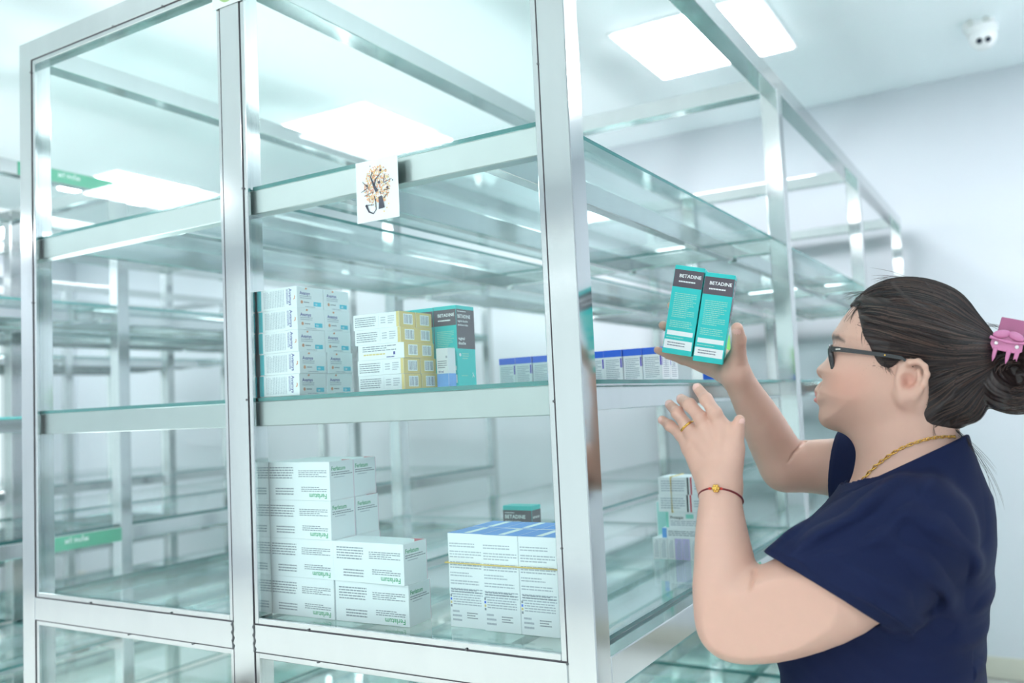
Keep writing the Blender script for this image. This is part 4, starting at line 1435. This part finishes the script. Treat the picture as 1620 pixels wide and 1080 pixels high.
# --- hair
HAIR_R = Outline([(0.3079,1.5180), (0.3155,1.5265), (0.3265,1.5364), (0.3435,1.5474), (0.3658,1.5522), (0.3881,1.5524), (0.4144,1.5459), (0.4404,1.5324), (0.4571,1.5158), (0.4691,1.4921), (0.4812,1.4713), (0.4916,1.4491),
    (0.4911,1.4237), (0.4790,1.4014), (0.4735,1.3779), (0.4692,1.3593), (0.4592,1.3469), (0.4443,1.3422), (0.4288,1.3409), (0.4133,1.3439), (0.4009,1.3477), (0.3922,1.3594), (0.3935,1.3786), (0.3989,1.3969), (0.4009,1.4144),
    (0.3964,1.4296), (0.3864,1.4373), (0.3765,1.4353), (0.3659,1.4253), (0.3575,1.4240), (0.3480,1.4308), (0.3415,1.4457), (0.3374,1.4596), (0.3320,1.4673), (0.3275,1.4895), (0.3229,1.5092), (0.3149,1.5182)], smooth=1)
GX, GZ = (0.4833,1.4386)
BUN = np.array((0.5069,0.2700,1.4075))
def f_head(P):
    return smin(f_face(P), limb(P, NECK, .02), .03)
def f_bun(P):
    q = P - BUN.astype(F32)
    r = np.sqrt(q[:, 0] ** 2 + q[:, 2] ** 2)
    ang = np.arctan2(q[:, 2], q[:, 0])
    tube = np.sqrt((r - .031) ** 2 + (q[:, 1] * .62 + .004 * np.sin(ang * 2)) ** 2) - (.0205 + .002 * np.sin(ang * 2 + 1))
    tw = np.arctan2(q[:, 1] * .62, r - .031)
    tube = smin(tube, ell(P, BUN, (.024, .012, .024)), .008)
    return tube + .0010 * np.sin(tw * 9 + ang * 3) + .0006 * np.sin(tw * 23 + ang * 5)
def f_hair0(P):
    reg = HAIR_R(P[:, 0], P[:, 2])
    th = np.clip(.0008 - .30 * reg, .0, .0125)
    f1 = smax(f_head(P) - th, reg, .002)
    f2 = inflate(P, HAIR_R, .070, np.full(len(P), .066, F32), 2.3)
    f = smin(f1, f2, .012)
    f = smin(f, limb(P, [((0.4641,0.2700,1.4039), .030), ((0.4848,0.2700,1.3986), .024)], .01), .02)
    return f
def f_hair(P):
    f = f_hair0(P)
    phi = np.arctan2(P[:, 2] - GZ, P[:, 0] - GX)
    rr = np.hypot(P[:, 2] - GZ, P[:, 0] - GX)
    w = P[:, 1] - YM
    g = np.sin(phi * 38 + w * 40 + 2.0 * np.sin(phi * 9)) + .6 * np.sin(phi * 91 + w * 90 + 1.5 * np.sin(phi * 17))
    f = f - .00085 * g * np.clip((rr - .02) * 40, 0, 1) * np.clip(-HAIR_R(P[:, 0], P[:, 2]) * 120, 0, 1)
    return smin(f, f_bun(P), .006)
me, P = mesh_sdf(f_hair, (0.2793, .165, 1.26), (.71, .375, 1.60), .0018, 'hair')
phi = np.arctan2(P[:, 2] - GZ, P[:, 0] - GX)
w = P[:, 1] - YM
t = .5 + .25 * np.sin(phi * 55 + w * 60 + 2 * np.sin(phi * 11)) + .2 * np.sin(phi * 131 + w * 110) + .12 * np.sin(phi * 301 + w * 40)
top = np.clip((P[:, 2] - HEADC[2]) / .10, 0, 1)  # lighter toward the crown: warm top shine painted into the hair colour
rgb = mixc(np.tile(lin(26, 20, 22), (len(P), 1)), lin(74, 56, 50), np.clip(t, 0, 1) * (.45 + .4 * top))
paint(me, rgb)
M_HAIR = attr_mat('hair', .42, spec=.45)
me.materials.append(M_HAIR)
hair = worn('hair', me)

def ribbons(paths, rad, name, mats, seg=3):
    """paths: (n, steps, 3) -> one light mesh of three-sided strands"""
    n, k, _ = paths.shape
    T = np.gradient(paths, axis=1)
    T /= np.linalg.norm(T, axis=2, keepdims=True) + 1e-9
    ref = np.broadcast_to(np.array([.13, .95, .28]), T.shape)
    S_ = np.cross(T, ref); S_ /= np.linalg.norm(S_, axis=2, keepdims=True) + 1e-9
    U_ = np.cross(S_, T)
    taper = np.interp(np.linspace(0, 1, k), [0, .12, .8, 1], [.45, 1, .9, .25])[None, :, None]
    r = np.asarray(rad).reshape(-1, 1, 1) * taper
    V = np.stack([paths + (S_ * math.cos(a) + U_ * math.sin(a)) * r for a in [2 * PI * q / seg for q in range(seg)]], 2)
    V = V.reshape(-1, 3)
    base = (np.arange(n)[:, None, None] * k + np.arange(k - 1)[None, :, None]) * seg
    a = base + np.arange(seg)[None, None]; b = base + (np.arange(seg)[None, None] + 1) % seg
    Q_ = np.stack([a, b, b + seg, a + seg], -1).reshape(-1, 4).astype(np.int32)
    me = bpy.data.meshes.new(name)
    me.vertices.add(len(V)); me.vertices.foreach_set('co', V.astype(F32).ravel())
    me.loops.add(Q_.size); me.loops.foreach_set('vertex_index', Q_.ravel())
    me.polygons.add(len(Q_)); me.polygons.foreach_set('loop_start', np.arange(len(Q_), dtype=np.int32) * 4)
    me.polygons.foreach_set('use_smooth', np.ones(len(Q_), bool))
    for m in mats: me.materials.append(m)
    if len(mats) > 1:
        mi = np.random.RandomState(4).choice(len(mats), n)
        me.polygons.foreach_set('material_index', np.repeat(mi, (k - 1) * seg).astype(np.int32))
    me.update(calc_edges=True)
    return me
RS = np.random.RandomState(3)
src = P[(HAIR_R(P[:, 0], P[:, 2]) < -.0015)]
pt = src[RS.choice(len(src), 2600)].astype(F32)
steps = [pt]
G3 = np.array([GX, YM, GZ], F32)
cur = pt.copy()
for i in range(13):
    d = G3 - cur
    L = np.linalg.norm(d, axis=1, keepdims=True)
    v, g = grad(f_hair0, cur)
    n = g / (np.linalg.norm(g, axis=1, keepdims=True) + 1e-6)
    d = d / (L + 1e-6)
    d = d - n * (d * n).sum(1, keepdims=True)
    d /= np.linalg.norm(d, axis=1, keepdims=True) + 1e-6
    cur = cur + d * np.minimum(.0062, L * .2)
    v = f_hair0(cur)
    cur = cur - n * (v - .0009)[:, None] * .9
    steps.append(cur.copy())
paths = np.stack(steps, 1)
paths[:, 0] -= 0
M_ST = [mat('strand_dark', srgb(30, 25, 27), .4), mat('strand_brown', srgb(58, 44, 42), .38), mat('strand_light', srgb(86, 66, 58), .36)]
o = worn('hair_strands', ribbons(paths, RS.uniform(.00025, .0006, len(paths)), 'hair_strands', [M_ST[0], M_ST[0], M_ST[1], M_ST[2]]))
o['kind'] = 'stuff'; o.parent = hair; o.location = (0, 0, 0)
# bun strands wound round the loop
n, k = 420, 16
a0 = RS.uniform(0, 2 * PI, n)[:, None]; tw0 = RS.uniform(0, 2 * PI, n)[:, None]
s_ = np.linspace(0, 1, k)[None]
ang = a0 + s_ * 1.5; tw = tw0 + s_ * RS.uniform(-.7, .7, n)[:, None]
rt = .0214
r = .031 + rt * np.cos(tw)
paths = np.stack([BUN[0] + r * np.cos(ang), BUN[1] + rt * np.sin(tw) / .62, BUN[2] + r * np.sin(ang)], 2)
o = worn('bun_strands', ribbons(paths, RS.uniform(.0003, .0006, n), 'bun_strands', [M_ST[0], M_ST[1], M_ST[2]]))
o['kind'] = 'stuff'; o.parent = hair; o.location = (0, 0, 0)
# loose wisps at the forehead, temple and nape
W_ = []
# fine hairs along the hairline, growing back into the hair
edge = P[(HAIR_R(P[:, 0], P[:, 2]) > -.004) & (P[:, 0] < GX - .075)]
edge = edge[RS.choice(len(edge), 1100)].astype(F32)
dg = G3 - edge; dg[:, 1] *= .4; dg /= np.linalg.norm(dg, axis=1, keepdims=True)
def settle(p, f, off):
    for _ in range(3):
        v, g = grad(f, p)
        p = p - g / (np.linalg.norm(g, axis=1, keepdims=True) + 1e-6) * (v - off)[:, None]
    return p
st_ = settle(edge - dg * RS.uniform(.001, .008, (len(edge), 1)) + RS.normal(0, .0012, edge.shape), f_head, .0004)
en_ = settle(edge + dg * RS.uniform(.012, .03, (len(edge), 1)), f_hair0, .0008)
mi_ = settle((edge + dg * .006).astype(F32), f_hair0, .0010)
for a_, b_, c_ in zip(st_, mi_, en_):
    t = np.linspace(0, 1, 14)[:, None]
    W_.append(a_ * (1 - t) ** 2 + 2 * b_ * t * (1 - t) + c_ * t ** 2)
def wisp(a, b, c, n, spread):
    for _ in range(n):
        q = [np.array(p) + RS.normal(0, spread, 3) * s for p, s in ((a, .5), (b, 1), (c, 1.6))]
        t = np.linspace(0, 1, 14)[:, None]
        W_.append(q[0] * (1 - t) ** 2 + 2 * q[1] * t * (1 - t) + q[2] * t ** 2)
wisp((0.3460,0.2350,1.5323), (0.3194,0.2300,1.5346), (0.3063,0.2250,1.5284), 9, .004)
wisp((0.3388,0.2250,1.5251), (0.3159,0.2220,1.5138), (0.3084,0.2220,1.4904), 12, .0035)
wisp((0.3424,0.2050,1.4970), (0.3300,0.2035,1.4806), (0.3320,0.2020,1.4586), 14, .0025)
wisp((0.3573,0.1980,1.4438), (0.3557,0.1965,1.4285), (0.3629,0.1955,1.4161), 10, .002)
wisp((0.3876,0.2700,1.5453), (0.3720,0.2700,1.5579), (0.3424,0.2700,1.5558), 10, .004)
wisp((0.4151,0.2550,1.3505), (0.4515,0.2500,1.3202), (0.4673,0.2500,1.2824), 7, .004)
wisp((0.4230,0.2500,1.3462), (0.4722,0.2450,1.2953), (0.4767,0.2450,1.2377), 4, .003)
wisp((0.4095,0.2220,1.3604), (0.4022,0.2210,1.3438), (0.4074,0.2220,1.3310), 16, .003)
wisp((0.4814,0.2600,1.3777), (0.4912,0.2600,1.3606), (0.5118,0.2600,1.3640), 12, .003)
wisp((0.4736,0.2620,1.4758), (0.4965,0.2620,1.4823), (0.5221,0.2620,1.4341), 8, .004)
o = worn('loose_wisps', ribbons(np.stack(W_), np.concatenate([np.full(1100, .00038), np.full(len(W_) - 1100, .00028)]), 'loose_wisps', [M_ST[0], M_ST[1]]))
o['kind'] = 'stuff'; o.parent = hair; o.location = (0, 0, 0)

# ------------------------------------------------------------------ what the person wears: glasses, clip, jewellery
M_FRAME = mat('black_acetate', srgb(34, 34, 38), .18, coat=.5)
M_TORT = mat('tortoise_acetate', srgb(92, 60, 40), .2, coat=.5, noise=.7, nscale=160)
M_GOLD = mat('gold', srgb(232, 184, 96), .22, metal=1.0)
M_LENS = glass_mat('lens_sheet', (.97, .98, .98, 1))
gl = empty('eyeglasses', (0.2730,0.2700,1.4466))
tag(gl, 'black-framed eyeglasses worn by the person', 'glasses')
ginv = Vector(gl.location)
def local(pts): return [Vector(p) - ginv for p in pts]
cz_ = 1.4417
GXF = (0.2832,0.2150,1.4448)[0]
for s in (-1, 1):
    loop = []
    for k in range(28):
        a = 2 * PI * k / 28
        ca, sa = math.cos(a), math.sin(a)
        ww = .0255 * math.copysign(abs(ca) ** .6, ca); hh = .0182 * math.copysign(abs(sa) ** .6, sa)
        y = .034 + ww
        loop.append((GXF + .10 * (y - .034) + .07 * (-hh), YM + s * y, cz_ - .001 + hh + (.0 if hh < 0 else .001)))
    bm = bmesh.new()
    tube_mesh(bm, local(loop), [.0041 if p[2] > cz_ - .004 else .0034 for p in loop], 8, closed=True)
    finish(bm, 'rim', M_FRAME if s > 0 else M_FRAME, gl, smooth=True)
    bm = bmesh.new()
    c = [bm.verts.new(p) for p in local(loop)]
    bm.faces.new(c)
    finish(bm, 'lens', M_LENS, gl)
    # temple arm: hinge, straight bar, hook behind the ear
    y1, y2, y3 = YM + s * .0625, YM + s * .0765, YM + s * .0790
    arm = [(GXF + .004, y1, 1.4557), ((0.2975,0.2000,1.4567)[0], YM + s * .0690, 1.4548), ((0.3130,0.2000,1.4521)[0], YM + s * .0745, 1.4516), ((0.3371,0.2000,1.4460)[0], y2, 1.4467), ((0.3584,0.2000,1.4403)[0], y3, 1.4422),
           ((0.3785,0.2000,1.4347)[0], y3, 1.4372), ((0.3917,0.2000,1.4246)[0], YM + s * .0775, 1.4256)]
    bm = bmesh.new()
    prev = None
    for i, p in enumerate(local(arm)):
        hh, tt = (.0036, .0034, .0031, .0028, .0026, .0024, .0020)[i], .0013
        ring = [bm.verts.new(p + Vector((0, a * tt, b * hh))) for a, b in ((-1, -1), (1, -1), (1, 1), (-1, 1))]
        if prev:
            for k in range(4): bm.faces.new((prev[k], prev[(k + 1) % 4], ring[(k + 1) % 4], ring[k]))
        else: bm.faces.new(ring[::-1])
        prev = ring
    bm.faces.new(prev)
    bmesh.ops.recalc_face_normals(bm, faces=list(bm.faces))
    finish(bm, 'temple_arm', M_FRAME, gl)
    for q, m in ((arm[1], mat('hinge_metal', srgb(200, 196, 188), .25, metal=1)), (arm[4], M_GOLD)):
        bm = bmesh.new()
        p = Vector(q) - ginv + Vector((0, -s * -.0018, 0))
        add_box(bm, p.x - (.0032 if q is arm[1] else .0009), p.x + (.0032 if q is arm[1] else .0009), p.y - .0009, p.y + .0009, p.z - .0009, p.z + .0009)
        finish(bm, 'rivet', m, gl)
    bm = bmesh.new()
    bmesh.ops.create_uvsphere(bm, u_segments=8, v_segments=6, radius=.004, matrix=Matrix.Translation(Vector((GXF + .010, YM + s * .013, cz_ - .003)) - ginv))
    finish(bm, 'nose_pad', mat('clear_silicone', srgb(226, 220, 210), .2), gl, smooth=True)
bm = bmesh.new()
tube_mesh(bm, local([(GXF - .001, YM - .0105, cz_ + .006), (GXF - .003, YM, cz_ + .0085), (GXF - .001, YM + .0105, cz_ + .006)]), .0022, 8)
finish(bm, 'bridge', M_FRAME, gl, smooth=True)
gtilt = gl

# claw clip
M_PINK = mat('pink_resin', srgb(206, 122, 166), .16, coat=.6, noise=.12, nscale=90)
M_PINK2 = mat('deep_pink_resin', srgb(172, 92, 132), .2, coat=.5, noise=.1, nscale=60)
cl = empty('hair_claw_clip', (0.4997,0.2320,1.4448), (0, .30, 0))
tag(cl, 'pink claw clip with a bow holding the hair bun', 'hair clip')
U = .00086      # metres per sketch unit at the clip
def plate(name, pts, y, th, m, bev=.0008, curve=0.0):
    bm = bmesh.new()
    f = bm.faces.new([bm.verts.new((a * U, y + curve * (a * a) * U, -b * U)) for a, b in pts])
    r = bmesh.ops.extrude_face_region(bm, geom=[f])
    bmesh.ops.translate(bm, verts=[v for v in r['geom'] if isinstance(v, bmesh.types.BMVert)], vec=(0, th, 0))
    bmesh.ops.recalc_face_normals(bm, faces=list(bm.faces))
    return finish(bm, name, m, cl, bevel=bev)
plate('grip_plate', [(-16, -43), (19, -43), (22, -40), (19, -14), (-17, -14)], .004, .003, M_PINK2)
plate('claw_body', [(-20, -16), (20, -16), (22, 4), (15, 8), (-17, 8), (-22, 0)], -.004, .005, M_PINK)
for a in (-13, 5, 16):
    plate('claw_tooth', [(a - 3.4, 4), (a + 3.4, 4), (a + 2.4, 20), (a - .2, 27 if a < 16 else 15), (a - 2.6, 18)], -.0045, .004, M_PINK)
for s in (-1, 1):
    bm = bmesh.new()
    bmesh.ops.create_uvsphere(bm, u_segments=18, v_segments=10, radius=1, matrix=Matrix.Translation((s * 10 * U, -.0055, 17 * U)) @ Matrix.Rotation(s * .35, 4, 'Y') @ Matrix.Diagonal((12 * U, .004, 6.5 * U, 1)))
    finish(bm, 'bow_petal', M_PINK, cl, smooth=True)
bm = bmesh.new()
tube_mesh(bm, [(x * U, -.0085 - .0000 * x, (10 - 3 * math.cos(x / 24 * 1.4)) * U) for x in range(-24, 25, 4)], [.0018 + .0006 * math.cos(k) for k in range(13)], 8)
finish(bm, 'bow_band', M_PINK, cl, smooth=True)
plate('rear_claw', [(-20, -16), (20, -16), (18, 10), (12, 22), (8, 8), (-2, 24), (-8, 8), (-14, 20)], .018, .004, M_PINK2)
bm = bmesh.new()
bmesh.ops.create_cone(bm, cap_ends=True, segments=12, radius1=.0022, radius2=.0022, depth=.034 * 1.0, matrix=Matrix.Translation((0, .008, 15 * U)) @ Matrix.Rotation(PI / 2, 4, 'Y'))
finish(bm, 'hinge_pin', M_PINK2, cl)
for s in (-1, 1):
    bm = bmesh.new()
    bmesh.ops.create_uvsphere(bm, u_segments=10, v_segments=8, radius=.0026, matrix=Matrix.Translation((s * 14 * U, -.006, 2 * U)))
    finish(bm, 'pearl', mat('pearl', srgb(250, 240, 244), .12, coat=1), cl, smooth=True)

# necklace: gold links lying on the neck
nk = empty('gold_necklace', (0.3712,0.2700,1.3159))
tag(nk, 'gold chain necklace around the neck above the navy collar', 'necklace')
near = [(0.4286,0.2300,1.3293), (0.4201,0.2150,1.3303), (0.4099,0.2100,1.3300), (0.3997,0.2050,1.3284), (0.3887,0.2050,1.3252), (0.3776,0.2050,1.3212), (0.3663,0.2050,1.3159), (0.3549,0.2100,1.3090), (0.3441,0.2150,1.3010), (0.3330,0.2200,1.2921), (0.3218,0.2300,1.2817), (0.3103,0.2450,1.2697)]
def f_ns(P): return union(SKIN[:4], P)
pts = [on_surface(f_ns, p, .0016)[0] for p in near]
far_ = []
for p in pts[::-1]:
    far_.append(np.array([p[0], 2 * YM - p[1], p[2]]))
ring = pts + far_
# resample evenly
ring = np.array(ring + [ring[0]])
seg = np.linalg.norm(np.diff(ring, axis=0), axis=1); cum = np.concatenate([[0], np.cumsum(seg)])
NL = 84
link = None
for i in range(NL):
    s = cum[-1] * i / NL
    p = np.array([np.interp(s, cum, ring[:, k]) for k in range(3)])
    q = np.array([np.interp((s + .003) % cum[-1], cum, ring[:, k]) for k in range(3)])
    if link is None:
        bm = bmesh.new()
        tube_mesh(bm, [(.0034 * math.cos(t), .0021 * math.sin(t), .0005 * math.sin(2 * t)) for t in [2 * PI * k / 12 for k in range(12)]], .00085, 6, closed=True)
        link = bpy.data.meshes.new('link'); bm.to_mesh(link); bm.free(); link.materials.append(M_GOLD)
    o = link_mesh('link', link, nk)
    x = Vector(q - p).normalized()
    o.matrix_local = Matrix.Translation(Vector(p) - Vector(nk.location)) @ x.to_track_quat('X', 'Z').to_matrix().to_4x4() @ Matrix.Rotation(.9 if i % 2 else -.5, 4, 'X')

# bracelet: dark red cord with a gold bead
br = empty('cord_bracelet', (0.1554,0.0830,1.2613))
tag(br, 'dark red cord bracelet with a gold flower bead on the raised wrist', 'bracelet')
ax = (Vector((0.1574,0.0720,1.2112)) - Vector((0.1548,0.0860,1.2803))).normalized()
axt = (ax + Vector((0, -.42, 0))).normalized()
e1 = axt.cross(Vector((0, 1, 0))).normalized(); e2 = axt.cross(e1)
cpt = Vector((0.1554,0.0830,1.2613))
cord = []
for k in range(40):
    a = 2 * PI * k / 40
    d = (e1 * math.cos(a) + e2 * math.sin(a))
    t = .012
    for _ in range(40):
        v = float(f_arm_n(np.array([cpt + d * t], F32))[0])
        v = min(v, float(f_hand_n(np.array([cpt + d * t], F32))[0]))
        t += (.0011 - v) * .7
    cord.append(cpt + d * t - Vector(br.location))
bm = bmesh.new()
tube_mesh(bm, cord, .0015, 6, closed=True)
finish(bm, 'cord', mat('dark_red_cord', srgb(112, 28, 36), .6), br, smooth=True)
front = min(range(40), key=lambda k: cord[k].y - .25 * cord[k].x * 0)
bp_ = cord[front] + Vector((.004, -.0022, 0))
bm = bmesh.new()
for k in range(6):
    a = k * PI / 3
    bmesh.ops.create_uvsphere(bm, u_segments=8, v_segments=6, radius=.0026, matrix=Matrix.Translation(bp_ + Vector((.0032 * math.cos(a), 0, .0032 * math.sin(a)))))
bmesh.ops.create_uvsphere(bm, u_segments=8, v_segments=6, radius=.0032, matrix=Matrix.Translation(bp_ + Vector((0, -.0012, 0))))
finish(bm, 'flower_bead', M_GOLD, br, smooth=True)
for s in (-1, 1):
    bm = bmesh.new()
    k0 = min(range(40), key=lambda k: (cord[k] - (bp_ + Vector((s * .0085, .001, -.0005)))).length)
    bmesh.ops.create_uvsphere(bm, u_segments=8, v_segments=6, radius=1, matrix=Matrix.Translation(cord[k0]) @ Matrix.Diagonal((.0030, .0019, .0019, 1)))
    finish(bm, 'red_knot', mat('red_thread', srgb(200, 52, 44), .6), br, smooth=True)

# ring
a, b = Vector(FN['ring'][0][0]), Vector(FN['ring'][0][1])
rc = a.lerp(b, .92)
rg = empty('gold_ring', rc)
tag(rg, 'gold ring on the ring finger of the raised hand', 'ring')
d = (b - a).normalized()
e1 = d.cross(Vector((0, 1, 0))).normalized(); e2 = d.cross(e1)
def fr(p): return float(finger(np.array([p], F32), *FN['ring'])[0])
loop = []
for k in range(28):
    u = e1 * math.cos(2 * PI * k / 28) + e2 * math.sin(2 * PI * k / 28)
    t = .008
    for _ in range(30): t += (.0006 - fr(rc + u * t)) * .7
    loop.append(u * t)
bm = bmesh.new()
tube_mesh(bm, loop, [.0013 + (.0007 if p.y < -.006 else 0) for p in loop], 8, closed=True)
finish(bm, 'band', M_GOLD, rg, smooth=True)
fk = min(loop, key=lambda p: p.y)
bm = bmesh.new()
for k in range(3):
    bmesh.ops.create_icosphere(bm, subdivisions=1, radius=.0014, matrix=Matrix.Translation(fk + e1 * (k - 1) * .0026 + Vector((0, -.0012, 0))))
finish(bm, 'stone_setting', M_GOLD, rg)
